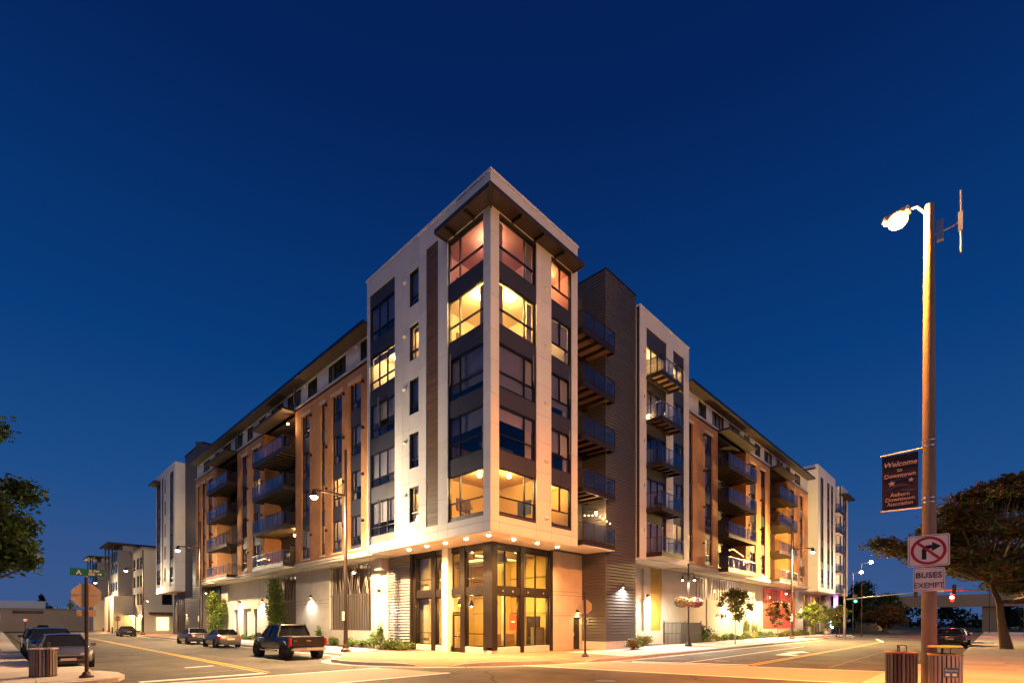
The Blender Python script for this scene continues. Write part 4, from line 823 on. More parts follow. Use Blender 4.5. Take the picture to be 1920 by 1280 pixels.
chl(MB().tube((X0, -16.2, 6.90), (X0, -15.15, 6.86), .018, n=8).build('upper_rod', 'galv'), bn); chl(MB().tube((X0, -16.2, 5.22), (X0, -15.15, 5.24), .018, n=8).build('lower_rod', 'galv'), bn)
YU, ZU = Vector((0, -1, 0)), Vector((0, 0, 1))
for s, z, sz, sh in (('Welcome', 6.50, .21, .25), ('to', 6.34, .15, 0), ('Downtown', 6.18, .17, 0), ('Auburn', 5.63, .16, .1), ('Downtown', 5.50, .16, .1), ('Association', 5.37, .16, .1)):
    chl(text('lettering', s, sz, 'banner_text', (X0 - .008, -15.605, z), YU, ZU, shear=sh, sx=.92 if s != 'Association' else .8, bold=.002), bn)
def star(c, r, m, k):
    pts = []
    for i in range(10):
        a = math.pi / 2 + i * math.pi / 5 + k; q = r if i % 2 == 0 else r * .42; pts.append((X0 - .009, c[0] - q * math.cos(a), c[1] + q * math.sin(a)))
    chl(MB().add([(X0 - .009, c[0], c[1])] + pts, [(0, i + 1, (i + 1) % 10 + 1) for i in range(10)]).build('star', m), bn)
star((-15.42, 6.02), .10, 'banner_text', .1); star((-15.86, 6.06), .075, 'banner_text', -.15); star((-15.42, 5.75), .06, 'banner_wave', .2)
for y0, y1, z, a in ((-15.9, -15.35, 6.1, .04), (-15.85, -15.25, 5.88, .07), (-16.0, -15.6, 5.8, -.03)):
    n = 14; up = [(X0 - .0085, y0 + (y1 - y0) * i / n, z + a * math.sin(i / n * 4.2) + .035 * math.sin(math.pi * i / n)) for i in range(n + 1)]; lo = [(p[0], p[1], z + a * math.sin(i / n * 4.2) - .03 * math.sin(math.pi * i / n)) for i, p in enumerate(up)]
    chl(MB().add(up + lo, [(i, i + 1, n + 2 + i, n + 1 + i) for i in range(n)]).build('wave', 'banner_wave'), bn)
# no-turn sign and plate
def plate(name, label, y0, y1, z0, z1, x, par=None, m='sign_white'):
    o = empty(name, (x, (y0 + y1) / 2, z0)); tag(o, label, 'sign');
    pts = []; r = .05
    for cy, cz, a0 in ((y1 - r, z1 - r, 0), (y0 + r, z1 - r, 90), (y0 + r, z0 + r, 180), (y1 - r, z0 + r, 270)):
        for k in range(4): a = R_(a0 + k * 30); pts.append((x, cy + r * math.cos(a), cz + r * math.sin(a)))
    chl(MB().poly(pts, .004, (-1, 0, 0)).build('plate', m), o)
    inn_ = [(x - .0035, (y0 + y1) / 2 + (p[1] - (y0 + y1) / 2) * (1 - .028 * 2 / (y1 - y0)), (z0 + z1) / 2 + (p[2] - (z0 + z1) / 2) * (1 - .028 * 2 / (z1 - z0))) for p in pts]
    in2 = [(p[0], (y0 + y1) / 2 + (p[1] - (y0 + y1) / 2) * .975, (z0 + z1) / 2 + (p[2] - (z0 + z1) / 2) * .975) for p in inn_]
    n = len(pts); chl(MB().add(inn_ + in2, [(i, (i + 1) % n, n + (i + 1) % n, n + i) for i in range(n)]).build('border', 'sign_black'), o); return o
SX = PX - .22
o = plate('road_sign', 'white no right turn sign with red ring on the concrete pole', -16.70, -15.80, 3.55, 4.42, SX)
cy, cz = -16.25, 3.985; ring = []
n = 40
for r in (.385, .315): ring += [(SX - .006, cy + r * math.cos(2 * math.pi * i / n), cz + r * math.sin(2 * math.pi * i / n)) for i in range(n)]
chl(MB().add(ring, [(i, (i + 1) % n, n + (i + 1) % n, n + i) for i in range(n)]).build('red_ring', 'sign_red'), o)
ar_ = [(.14, -.24), (.14, .02), (.10, .13), (0, .15), (-.08, .15), (-.08, .235), (-.27, .105), (-.08, -.02), (-.08, .055), (-.02, .055), (.04, .0), (.04, -.24)]
chl(MB().add([(SX - .0055, cy + a, cz + b) for a, b in ar_], [tuple(range(12))]).build('arrow', 'sign_black'), o)
d1 = Vector((0, -.707, -.707)); d2 = Vector((0, .707, -.707)) * .033
chl(MB().add([Vector((SX - .007, cy, cz)) + d1 * .33 * s + d2 * t for s, t in ((-1, -1), (1, -1), (1, 1), (-1, 1))], [(0, 1, 2, 3)]).build('red_slash', 'sign_red'), o)
o = plate('road_sign', 'white BUSES EXEMPT plate below the no right turn sign', -16.60, -15.92, 2.86, 3.51, SX)
chl(text('lettering', 'BUSES', .225, 'sign_black', (SX - .005, -16.26, 3.23), YU, ZU, sx=.95, bold=.002), o); chl(text('lettering', 'EXEMPT', .21, 'sign_black', (SX - .005, -16.26, 2.955), YU, ZU, sx=.86, bold=0), o)
# litter bins: round, vertical slats, flat lid on posts
def bin_(loc, label, slat, lid, rr=.345, hh=.96, z0=.15):
    o = empty('litter_bin', (loc[0], loc[1], z0)); tag(o, label, 'litter bin')
    MB().tube((0, 0, .03), (0, 0, hh - .03), rr - .03, n=20).build('liner', 'bin_inner', o)
    n = 24
    for i in range(n):
        a = 2 * math.pi * i / n; d = Vector((math.cos(a), math.sin(a), 0)); t = Vector((-d.y, d.x, 0))
        MB().obox(d * rr + Vector((0, 0, hh / 2 + .02)), d * .01, t * .031, Vector((0, 0, hh / 2 - .03))).build('slat', slat if isinstance(slat, str) else slat[i % len(slat)], o)
    MB().lathe((0, 0, hh - .02), [(rr - .1, .04), (rr + .03, .04), (rr + .035, 0), (rr - .1, 0), (rr - .1, .04)], 24).build('top_ring', lid, o); MB().lathe((0, 0, 0), [(rr + .02, .0), (rr + .02, .05), (rr - .1, .05)], 24).build('bottom_ring', 'bronze', o)
    MB().path([(-.17, .06, hh), (-.17, .06, hh + .2), (.17, .06, hh + .2), (.17, .06, hh)], .014).path([(.10, -.1, hh), (.10, -.1, hh + .2), (.17, .06, hh + .2)], .012).build('handle_rail', 'bronze', o)
    return o
b1 = bin_((-15.55, 5.75), 'brown slatted litter bin beside the stop sign post', ['slat_grey', 'slat_brown', 'slat_grey'], 'slat_pale')
bin_((.62, -15.72), 'dark slatted litter bin with rusty lid beside the concrete pole', ['slat_brown', 'slat_grey', 'slat_brown'], 'lid_rust', hh=1.02)
b3 = bin_((.92, -16.62), 'pale slatted recycling bin with ochre lid and blue sticker', 'slat_pale', 'lid_ochre', hh=1.0)
MB().lathe((0, 0, 1.0), [(.0005, .22), (.36, .22), (.37, .19), (.3, .18)], 24).build('lid', 'lid_ochre', b3)

st = MB(); cA = Vector((.92, -16.62, .15)); dv = Vector((-.93, -.36, 0)).normalized(); tv = Vector((-dv.y, dv.x, 0)) * -1
pts = [cA + dv * .372 + tv * a + Vector((0, 0, z)) for a, z in ((-.15, .42), (.15, .42), (.15, .67), (-.15, .67))]
chl(MB().add(pts, [(0, 1, 2, 3)]).build('sticker', 'sticker'), b3); chl(text('sticker_text', 'Recycle', .085, 'sign_white', cA + dv * .375 + Vector((0, 0, .575)), -tv if (-tv).cross(Vector((0, 0, 1))).dot(dv) > 0 else tv, ZU, depth=.001, shear=.2), b3)
for k in (-.07, .07): chl(MB().obox(cA + dv * .375 + tv * k + Vector((0, 0, .49)), tv * .045, dv * .001, Vector((0, 0, .035))).build('sticker_symbol', 'sign_white'), b3)
# stop sign seen from behind with street name
def sign_post(loc, label, name, h, z0=.15, r=.055):
    o = empty(name, (loc[0], loc[1], z0)); tag(o, label, 'sign'); MB().lathe((0, 0, 0), [(.2, 0), (.2, .07), (.12, .12), (.09, .2)], 12).build('base', 'pole_brown', o); MB().tube((0, 0, .1), (0, 0, h), r, n=10).build('post', 'pole_brown', o, smooth=True); return o
def octagon(o, c, r, nrm, m, mi=1):
    n_ = Vector(nrm).normalized(); t = n_.cross(Vector((0, 0, 1)))
    return chl2(MB().poly([Vector(c) + t * r * math.cos(R_(22.5 + 45 * i)) + Vector((0, 0, r * math.sin(R_(22.5 + 45 * i)))) for i in range(8)], .004, n_).build('sign_plate', m), o)
def chl2(o, p): o.parent = p; return o
o = sign_post((-14.57, 4.23), 'back of an octagonal stop sign under a green street name plate', 'stop_sign', 3.35)
octagon(o, (0, .07, 2.75), .42, (0, -1, 0), 'sign_back'); chl2(MB().box(-.38, .38, .05, .068, 2.74, 2.78).build('brace', 'galv'), o); chl2(MB().box(-.25, .25, .06, .07, 2.05, 2.27).build('lower_plate', 'sign_back'), o)
gp = chl2(MB().box(-.42, .46, -.012, .012, 3.40, 3.64).build('street_plate', 'sign_green'), o); chl2(MB().box(-.03, .03, -.03, .03, 3.33, 3.40).build('clamp', 'galv'), o)
RX_, UZ = Vector((1, 0, 0)), Vector((0, 0, 1))
for s, x, z, sz in (('A', -.2, 3.44, .2), ('St SW', .2, 3.53, .11), ('100', .12, 3.42, .12)): chl2(text('lettering', s, sz, 'sign_white', (x, -.013, z), RX_, UZ, bold=.003), gp)
chl2(MB().add([(.28, -.018, 3.455), (.35, -.018, 3.455), (.35, -.018, 3.43), (.40, -.018, 3.47), (.35, -.018, 3.51), (.35, -.018, 3.485), (.28, -.018, 3.485)], [tuple(range(7))]).build('arrow', 'sign_white'), gp)
o = sign_post((5.18, -1.86), 'brown post with stop sign turned edge-on before the steel door', 'stop_sign', 3.3, zg(5.18, -1.86)); nn_ = (.72, .70, 0)
octagon(o, (.06, .06, 2.65), .40, (.85, .52, 0), 'sign_back'); chl2(MB().box(-.06, .06, -.06, .06, 3.3, 3.42).build('finial', 'pole_brown'), o)
o = sign_post((-1.9, 91.7), 'red stop sign facing the street beside bollards, far down the west street', 'stop_sign', 3.0); octagon(o, (0, -.07, 2.5), .42, (0, -1, 0), 'sign_red'); chl2(text('lettering', 'STOP', .3, 'sign_white', (0, -.08, 2.4), RX_, UZ, bold=.006), o)
o = sign_post((-12.5, 118), 'small red stop sign on the left side of the far west street', 'stop_sign', 3.0, .02); octagon(o, (0, -.07, 2.5), .42, (0, -1, 0), 'sign_red'); chl2(text('lettering', 'STOP', .3, 'sign_white', (0, -.08, 2.4), RX_, UZ, bold=.006), o)
for i, x in enumerate((-2.7, -1.4, -.2)): tag(MB().lathe((x, 91.2, .15), [(.11, 0), (.11, .95), (.06, 1.05), (.0005, 1.08)], 10).build('bollard', 'pole_brown'), 'short brown bollard standing in a row at the far stop sign', 'bollard', 'bollards by the far stop sign')
# fence enclosure by the wall
fe = empty('fence_enclosure', (22.3, 1.4, .2)); tag(fe, 'dark slatted chain link enclosure against the concrete wall', 'fence');
for p, q in (((21.8, 2.15), (21.8, .65)), ((21.8, .65), (25.7, .65)), ((25.7, .65), (25.7, 2.15))):
    p = Vector((*p, 0)); q = Vector((*q, 0)); dq = q - p; n = int(dq.length / .11)
    for i in range(n + 1):
        c = p + dq * i / n; chl(MB().box(c.x - .035, c.x + .035, c.y - .012, c.y + .012, .3, 1.95).build('slat', 'chain'), fe)
    for z in (.28, 1.1, 1.97): chl(MB().tube(p + Vector((0, 0, z)), q + Vector((0, 0, z)), .024, n=6).build('rail', 'chain'), fe)
for x, y in ((21.8, .65), (23.1, .65), (25.7, .65), (21.8, 2.1), (25.7, 2.1)): chl(MB().tube((x, y, .2), (x, y, 2.15), .04, n=8).build('post', 'chain'), fe)
# traffic signals at the far right crossing
tm = empty('traffic_signal', (59.2, -3.75, .05)); tag(tm, 'galvanised signal mast whose arm reaches over the south street', 'traffic signal')
MB().tube((0, 0, 0), (0, 0, 6.3), .16, .12, 10).build('mast', 'galv', tm); MB().tube((0, 0, 4.9), (3.4, -11.2, 6.0), .1, .05, 8).build('mast_arm', 'galv', tm)
for i, (t, lit) in enumerate(((.10, 'sig_green'), (.62, None), (.93, None))):
    c = Vector((3.4 * t, -11.2 * t, 4.85 + 1.1 * t)); hd = MB().obox(c, (.08, .02, 0), (.05, -.18, 0), (0, 0, .55)).build('signal_head', 'bronze', tm)
    if lit: MB().ball(c + Vector((-.12, -.03, -.32)), .15, 10).build('signal_lamp', lit, hd)
MB().obox((3.4 * .8, -11.2 * .8, 5.95), (.02, 0, 0), (.0, .55, 0), (0, 0, .35)).build('street_plate', 'sign_white', tm)
ps = empty('pedestrian_signal', (58.3, -3.0, .17)); tag(ps, 'pedestrian signal post with lit red lamp by the far crossing', 'traffic signal'); MB().tube((0, 0, 0), (0, 0, 3.6), .06, n=8).build('post', 'pole_brown', ps); MB().box(-.1, .1, -.2, .2, 2.5, 3.0).build('signal_head', 'bronze', ps); MB().ball((-.14, 0, 2.75), .13, 8).build('signal_lamp', 'sig_red', ps)
rs = empty('traffic_signal', (76, -20.5, 0)); tag(rs, 'dark signal mast with a bright red light beyond the parked black car', 'traffic signal'); MB().tube((0, 0, 0), (0, 0, 6.6), .14, n=8).build('mast', 'bridge_dark', rs); MB().tube((0, 0, 6.2), (-.5, 8.7, 6.5), .08, n=6).build('mast_arm', 'bridge_dark', rs)
hd = MB().box(-.6, -.4, 6.9, 7.3, 4.9, 6.1).build('signal_head', 'bridge_dark', rs); MB().ball((-.74, 7.1, 5.45), .28, 10).build('signal_lamp', 'sig_red', hd); light('lamp_light', 'POINT', (-1.2, 7.1, 5.45), 900, (1, .05, .03), rs, .15)
for (x, y, h, lb) in ((66, -4.5, 10.2, 'slim grey street light beyond the signal mast'), (72, -2.5, 9.4, 'second slim grey street light beyond the signal mast'), (105, -17, 11, 'slim grey street light half hidden by the large tree')):
    o = empty('street_light', (x, y, .02)); tag(o, lb, 'street lamp'); MB().tube((0, 0, 0), (0, 0, h), .065, .045, 8).build('pole', 'bronze', o); MB().path([(0, 0, h - .3), (-.2, -.9, h)], .03).build('arm', 'bronze', o); MB().ball((-.25, -1.1, h - .05), .2, 8).build('globe', 'globe_far', o); light('lamp_light', 'POINT', (-.25, -1.1, h - .4), 900, (1, .72, .38), o, .2)
# lit shop sign on the corner wall beyond the trees
sg = empty('neon_sign', (75.3, 1.1, 1.0)); tag(sg, 'lit blue sign with white oval on the grey corner wall', 'sign');
chl(MB().box(74.2, 74.9, .9, 1.19, .9, 3.9).build('sign_box', 'bluewhite'), sg); chl(MB().box(74.3, 74.5, .82, .89, 1.2, 4.1).build('blue_tube', 'neon_blue'), sg)
chl(MB().poly([(75.6 + .35 * math.cos(a * .3927), .9, 2.6 + 1.0 * math.sin(a * .3927)) for a in range(16)], .06, (0, -1, 0)).build('white_oval', 'neon_white'), sg); chl(MB().box(75.2, 76.1, .86, .95, 1.05, 1.35).build('white_bar', 'neon_white'), sg)
light('sign_light', 'POINT', (75, .2, 2.6), 120, (.4, .6, 1), sg, .3); light('sign_light', 'POINT', (75, .2, 5.6), 90, (.6, .1, 1), sg, .3)
# string lights and plants on balconies
def string_lights(F, pts, label):
    o = empty('string_lights', tuple(F.pt(*pts[0]))); tag(o, label, 'lights'); w = MB(); 
    for (a, b) in zip(pts[:-1], pts[1:]):
        A_, B_ = F.pt(*a), F.pt(*b); w.tube(A_, B_, .006, n=4); n = max(2, int((B_ - A_).length / .38))
        for i in range(n): chl(MB().ball(A_ + (B_ - A_) * (i + .5) / n - Vector((0, 0, .05)), .032, 6).build('bulb', 'bulb'), o)
    chl(w.build('wire', 'black_frame'), o); m = F.pt(*pts[len(pts) // 2]); light('string_glow', 'POINT', m, 40, (1, .6, .2), o, .2); return o
string_lights(WR, [(29.1, .9, 8.5), (30.2, .9, 8.75), (33, .9, 8.3)], 'warm string lights along the lowest balcony rail of the orange brick wing'); string_lights(FR, [(7.4, .1, 8.35), (9.0, .1, 8.6), (10.5, .1, 8.25)], 'warm string lights on the lowest balcony beside the corner tower'); string_lights(WL, [(29.8, .9, 7.5), (28.2, .9, 7.6), (26.8, .9, 7.35)], 'string lights on the lowest balcony above the columnar tree')
for F, a, d, z, c, p in ((WL, 24.6, .3, 18.4, (1, .5, .15), 90), (WL, 25.0, -.4, 9.3, (1, .55, .15), 160), (FR, 9.8, -.6, 8.9, (1, .6, .25), 60)):
    s = F.obj('balcony_light', 'pole_brown', B, a - .08, a + .08, d - .08, d + .08, z + .1, z + .25); MB().ball(F.pt(a, d, z + .05), .08, 8).build('globe', 'globe_warm', s); light('balcony_lamp', 'POINT', F.pt(a, d, z - .1), p, c, s, .08)
def chair(x, y, z, rz, label, m='bluewhite'):
    o = empty('balcony_chair', (x, y, z), rz); tag(o, label, 'chair'); MB().box(-.25, .25, -.25, .25, .4, .45).build('seat', m, o); MB().box(-.25, .25, .22, .27, .45, .95).build('backrest', m, o)
    for a in (-.22, .22):
        for b in (-.22, .22): MB().tube((a, b, 0), (a, b, .4), .02, n=5).build('leg', m, o)
chair(17.2, -.6, zf[3] + .0, .4, 'pale folding chair on the second highest balcony of the middle white tower'); chair(16.0, -.5, zf[1], .9, 'dark blue chair on the second lowest balcony of the middle white tower', 'couch'); chair(30.2, 0.0, 10.0, .4, 'red chair on a brick wing balcony beside planters', 'paint_red')

# ================================================================ vehicles (local +x = front)
def loft(sts, ring):
    n = len(ring(sts[0])); vs_ = [p for s in sts for p in ring(s)]; k = len(sts)
    fs = [(i * n + j, i * n + (j + 1) % n, (i + 1) * n + (j + 1) % n, (i + 1) * n + j) for i in range(k - 1) for j in range(n)]
    return vs_, fs + [tuple(range(n))[::-1], tuple(range((k - 1) * n, k * n))]
def bring(s):
    x, zb, zt, w = s; h = zt - zb
    half = [(0, zb), (w * .88, zb), (w * .97, zb + .10 * h), (w, zb + .35 * h), (w * .985, zb + .68 * h), (w * .94, zt - .08 * h), (w * .82, zt), (0, zt + .02)]
    return [(x, y, z) for y, z in half] + [(x, -y, z) for y, z in half[-2:0:-1]]
def wheel(par, x, y, r, wd, rim='rim'):
    s = 1 if y > 0 else -1; prof = [(r * .62, -wd / 2), (r * .93, -wd / 2), (r, -wd * .3), (r, wd * .3), (r * .93, wd / 2), (r * .62, wd / 2), (r * .62, -wd / 2)]
    W = MB().lathe((0, 0, 0), prof, 20).build('wheel', 'tyre', par, smooth=True); W.matrix_local = Matrix.Translation((x, y, r)) @ Matrix.Rotation(R_(90), 4, 'X')
    m = MB().lathe((0, 0, 0), [(.0005, -s * wd * .30), (r * .2, -s * wd * .34), (r * .22, -s * wd * .2), (r * .55, -s * wd * .22), (r * .63, -s * wd * .42)], 20)
    for k in range(5):
        a = 2 * math.pi * k / 5; d = Vector((math.cos(a), math.sin(a), 0)); m.obox(d * r * .38 + Vector((0, 0, -s * wd * .33)), d * r * .22, Vector((-d.y, d.x, 0)) * r * .075, Vector((0, 0, .02)))
    m.build('rim', rim, W)
def car(loc, rz, label, paint, L=4.8, W=1.84, H=1.45, kind='sedan', group=None, rim='rim', z0=0.0):
    o = empty('parked_car', (loc[0], loc[1], z0), rz); tag(o, label, 'car', group); w = W / 2; h = L / 2; k = H / 1.45
    tb = 1.0 * k
    if kind == 'sedan':
        sts = [(-h, .5, .86 * k, w * .74), (-h + .06, .36, .98 * k, w * .86), (-h + .35, .27, 1.03 * k, w * .95), (-h + 1.2, .20, .99 * k, w), (0, .19, .95 * k, w), (h - 1.7, .20, .93 * k, w), (h - .9, .22, .87 * k, w * .97), (h - .35, .25, .76 * k, w * .90), (h - .08, .28, .66 * k, w * .78), (h, .36, .56 * k, w * .66)]
        gh = (-h + .55, -h + 1.35, h - 2.35, h - 1.45); zbelt = .93 * k
    else:
        sts = [(-h, .5, .95 * k, w * .84), (-h + .08, .34, 1.03 * k, w * .93), (-h + .5, .27, 1.05 * k, w * .99), (0, .22, 1.02 * k, w), (h - 1.6, .23, 1.0 * k, w), (h - .8, .25, .95 * k, w * .96), (h - .25, .28, .86 * k, w * .88), (h, .38, .68 * k, w * .74)]
        gh = (-h + .12, -h + .55, h - 2.3, h - 1.35); zbelt = 1.0 * k
    vs_, fs = loft(sts, bring); MB().add(vs_, fs).build('body', paint, o, smooth=True)
    wb, wt = w * .90, w * .66; zr = H
    P_ = lambda x, y, z: (x, y, z)
    xs = [(gh[0], zbelt - .02, wb, wb * .97), (gh[1], zr - .03, wb, wt), ((gh[1] + gh[2]) / 2, zr, wb, wt * 1.03), (gh[2], zr - .04, wb, wt), (gh[3], zbelt - .02, wb, wb * .97)]
    vs_ = []
    for x, zt, b, t in xs: vs_ += [(x, -b, zbelt - .03), (x, b, zbelt - .03), (x, t, zt), (x, -t, zt)]
    g = MB(); g.add(vs_, [(i * 4 + a, i * 4 + (a + 1) % 4, i * 4 + 4 + (a + 1) % 4, i * 4 + 4 + a) for i in range(4) for a in (1, 2, 3)]); gl_ = g.build('windows', 'car_glass', o)
    rf = MB(); rp_ = [(gh[1] - .02, zr - .022, wt), ((gh[1] + gh[2]) / 2, zr + .012, wt * 1.03), (gh[2] + .02, zr - .03, wt)]
    for i in range(2):
        a, b = rp_[i], rp_[i + 1]; rf.add([(a[0], -a[2], a[1]), (a[0], 0, a[1] + .03), (a[0], a[2], a[1]), (b[0], -b[2], b[1]), (b[0], 0, b[1] + .03), (b[0], b[2], b[1])], [(0, 1, 4, 3), (1, 2, 5, 4)])
    rf.build('roof', paint, o, smooth=True)
    pl = MB()
    for s in (-1, 1):
        for a, b in (((gh[0], s * wb * .97, zbelt - .02), (gh[1], s * wt, zr - .03)), ((gh[3], s * wb * .97, zbelt - .02), (gh[2], s * wt, zr - .04)), ((gh[1], s * wt, zr - .03), (0.5 * (gh[1] + gh[2]), s * wt * 1.03, zr)), ((0.5 * (gh[1] + gh[2]), s * wt * 1.03, zr), (gh[2], s * wt, zr - .04)), ((.5 * (gh[1] + gh[2]) - .1, s * wb, zbelt - .03), (.5 * (gh[1] + gh[2]) - .15, s * wt * 1.03, zr)), ((gh[1] - .1, s * wb * 1.0, zbelt), (gh[1] + .12, s * wt, zr - .03))): pl.tube(a, b, .035, n=6)
    pl.build('pillars', paint, o)
    r = .33 * k if kind == 'sedan' else .36; ax = (h - .92, -h + 1.02)
    for x in ax:
        for s in (-1, 1):
            MB().tube((x, s * (w - .24), r), (x, s * (w + .004), r), r * 1.14, n=20).build('wheel_arch', 'plastic', o); wheel(o, x, s * (w - .10), r, .22, rim)
    for s in (-1, 1):
        MB().add([(-h + .03, s * w * .45, .84 * k), (-h - .01, s * w * .45, .70 * k), (-h + .0, s * w * .84, .70 * k), (-h + .32, s * w * .965, .74 * k), (-h + .36, s * w * .955, .88 * k), (-h + .06, s * w * .82, .90 * k)], [(0, 1, 2, 5), (5, 2, 3, 4)]).build('tail_light', 'tail_red', o)
        MB().add([(h - .03, s * w * .42, .66 * k), (h - .01, s * w * .42, .55 * k), (h - .06, s * w * .76, .58 * k), (h - .42, s * w * .93, .64 * k), (h - .46, s * w * .92, .78 * k), (h - .14, s * w * .76, .72 * k)], [(0, 1, 2, 5), (5, 2, 3, 4)]).build('headlight', 'lamp_clear', o)
        MB().obox((gh[3] - .32, s * (w + .09), zbelt + .06), (.06, 0, 0), (0, .10, 0), (0, 0, .065)).build('mirror', paint, o, bevel=.02)
        for x in (gh[2] - .5, gh[1] + .4): MB().obox((x, s * (w * .995), .80 * k), (.1, 0, 0), (0, .018, 0), (0, 0, .012)).build('door_handle', 'chrome', o)
    MB().box(-h - .012, -h + .02, -.26, .26, .62 * k, .74 * k).build('number_plate', 'plate', o); MB().box(h - .02, h + .012, -.26, .26, .36, .47).build('number_plate', 'plate', o)
    MB().box(-h + .02, -h + .25, -w * .72, w * .72, .24, .42).build('bumper_insert', 'plastic', o); MB().box(h - .2, h - .0, -w * .55, w * .55, .42 * k, .56 * k).build('grille', 'chrome' if paint == 'paint_grey' else 'plastic', o); MB().box(h - .25, h - .02, -w * .62, w * .62, .22, .34).build('air_intake', 'plastic', o)
    return o
UP = R_(90)
# pickup
pk_ = empty('pickup_truck', (-4.95, 11.85, 0), UP); tag(pk_, 'black crew cab pickup truck parked by the kerb bulb', 'truck')
W2 = .98
vs_, fs = loft([(-2.75, .62, 1.20, W2 * .97), (-2.6, .55, 1.22, W2), (-.9, .52, 1.20, W2), (1.2, .50, 1.16, W2), (1.5, .50, 1.14, W2), (2.3, .52, 1.10, W2 * .96), (2.7, .55, 1.0, W2 * .90), (2.8, .6, .9, W2 * .8)], bring); MB().add(vs_, fs).build('body', 'paint_black', pk_, smooth=True)
MB().box(-2.70, -.98, -.82, .82, 1.205, 1.24).build('tonneau', 'plastic', pk_, bevel=.01)
tgp = MB().box(-2.82, -2.70, -.90, .90, .70, 1.23).build('tailgate', 'paint_black', pk_, bevel=.03); MB().box(-2.835, -2.821, -.62, .62, .95, 1.13).build('tailgate_recess', 'paint_black', tgp); MB().box(-2.85, -2.836, -.12, .12, .98, 1.06).build('badge', 'chrome', tgp); MB().box(-2.832, -2.822, .55, .8, 1.0, 1.04).build('badge', 'chrome', tgp)
MB().box(-2.98, -2.74, -.92, .92, .46, .66).build('rear_bumper', 'chrome', pk_, bevel=.04); MB().box(-3.0, -2.981, -.17, .17, .50, .62).build('number_plate', 'plate', pk_)
wb, wt, zb_, zr = .92, .70, 1.18, 1.86; gx = (-.95, -.75, .75, 1.55)
vv = []
for x, zt, t in ((gx[0], zb_, wb), (gx[1], zr - .03, wt), (0, zr, wt * 1.02), (gx[2], zr - .04, wt), (gx[3], zb_, wb)): vv += [(x, -wb, zb_ - .03), (x, wb, zb_ - .03), (x, t, zt), (x, -t, zt)]
MB().add(vv, [(i * 4 + a, i * 4 + (a + 1) % 4, i * 4 + 4 + (a + 1) % 4, i * 4 + 4 + a) for i in range(4) for a in (1, 2, 3)]).build('windows', 'car_glass', pk_)
MB().add([(gx[1] - .05, -wt, zr - .02), (gx[1] - .05, wt, zr - .02), (gx[2] + .05, wt, zr - .03), (gx[2] + .05, -wt, zr - .03), (gx[1], -wt * .9, zr + .03), (gx[1], wt * .9, zr + .03), (gx[2], wt * .9, zr + .02), (gx[2], -wt * .9, zr + .02)], [(4, 5, 6, 7), (0, 1, 5, 4), (1, 2, 6, 5), (2, 3, 7, 6), (3, 0, 4, 7)]).build('roof', 'paint_black', pk_, smooth=True)
pl = MB()
for s in (-1, 1):
    for a, b in (((gx[0], s * wb, zb_), (gx[1], s * wt, zr - .02)), ((gx[3], s * wb, zb_), (gx[2], s * wt, zr - .03)), ((.35, s * wb, zb_), (.3, s * wt * 1.02, zr)), ((gx[1], s * wt, zr - .01), (gx[2], s * wt, zr - .02))): pl.tube(a, b, .05, n=6)
    MB().box(-2.86, -2.66, s * .96 - .07, s * .96 + .07, .74, 1.16).build('tail_light', 'tail_red', pk_, bevel=.03)
    MB().obox((1.25, s * 1.14, 1.30), (.08, 0, 0), (0, .13, 0), (0, 0, .13)).build('mirror', 'plastic', pk_, bevel=.03); MB().box(-1.0, 1.3, s * 1.0 - .07, s * 1.0 + .07, .42, .48).build('running_board', 'chrome', pk_)
    for x in (-1.95, 1.95):
        MB().tube((x, s * .70, .46), (x, s * 1.02, .46), .54, n=20).build('wheel_arch', 'plastic', pk_); wheel(pk_, x, s * .93, .43, .30, 'rim_dark')
    for x in (.2, 1.05): MB().obox((x, s * .985, 1.0), (.1, 0, 0), (0, .02, 0), (0, 0, .015)).build('door_handle', 'chrome', pk_)
pl.build('pillars', 'paint_black', pk_)
car((-3.75, 28.1), UP, 'bronze sedan parked ahead of the black pickup', 'paint_bronze', L=4.7); car((-3.65, 36.9), UP, 'taupe sedan parked ahead of the bronze sedan', 'paint_taupe', L=4.9)
car((-3.5, 72.5), UP, 'dark sedan parked alone near the far stop sign', 'paint_dark'); car((-9.8, 125), UP + .1, 'small dark car at the far end of the west street', 'paint_black')
car((-14.5, 13.4), -UP, 'grey sedan parked nose towards the litter bin', 'paint_grey', L=4.85); car((-14.55, 19.8), -UP, 'black sport utility car parked behind the grey sedan', 'paint_black', L=4.7, W=1.9, H=1.68, kind='suv'); car((-14.6, 26.0), -UP, 'dark car third in the row behind the grey sedan', 'paint_dark', L=4.7, W=1.88, H=1.6, kind='suv')
car((37.6, -15.05), 0, 'black car with red tail lights parked at the right-hand kerb', 'paint_black', L=4.8, W=1.9, H=1.5); car((45.2, -15.05), 0, 'white car parked ahead of the black car at the right-hand kerb', 'paint_white', H=1.4)

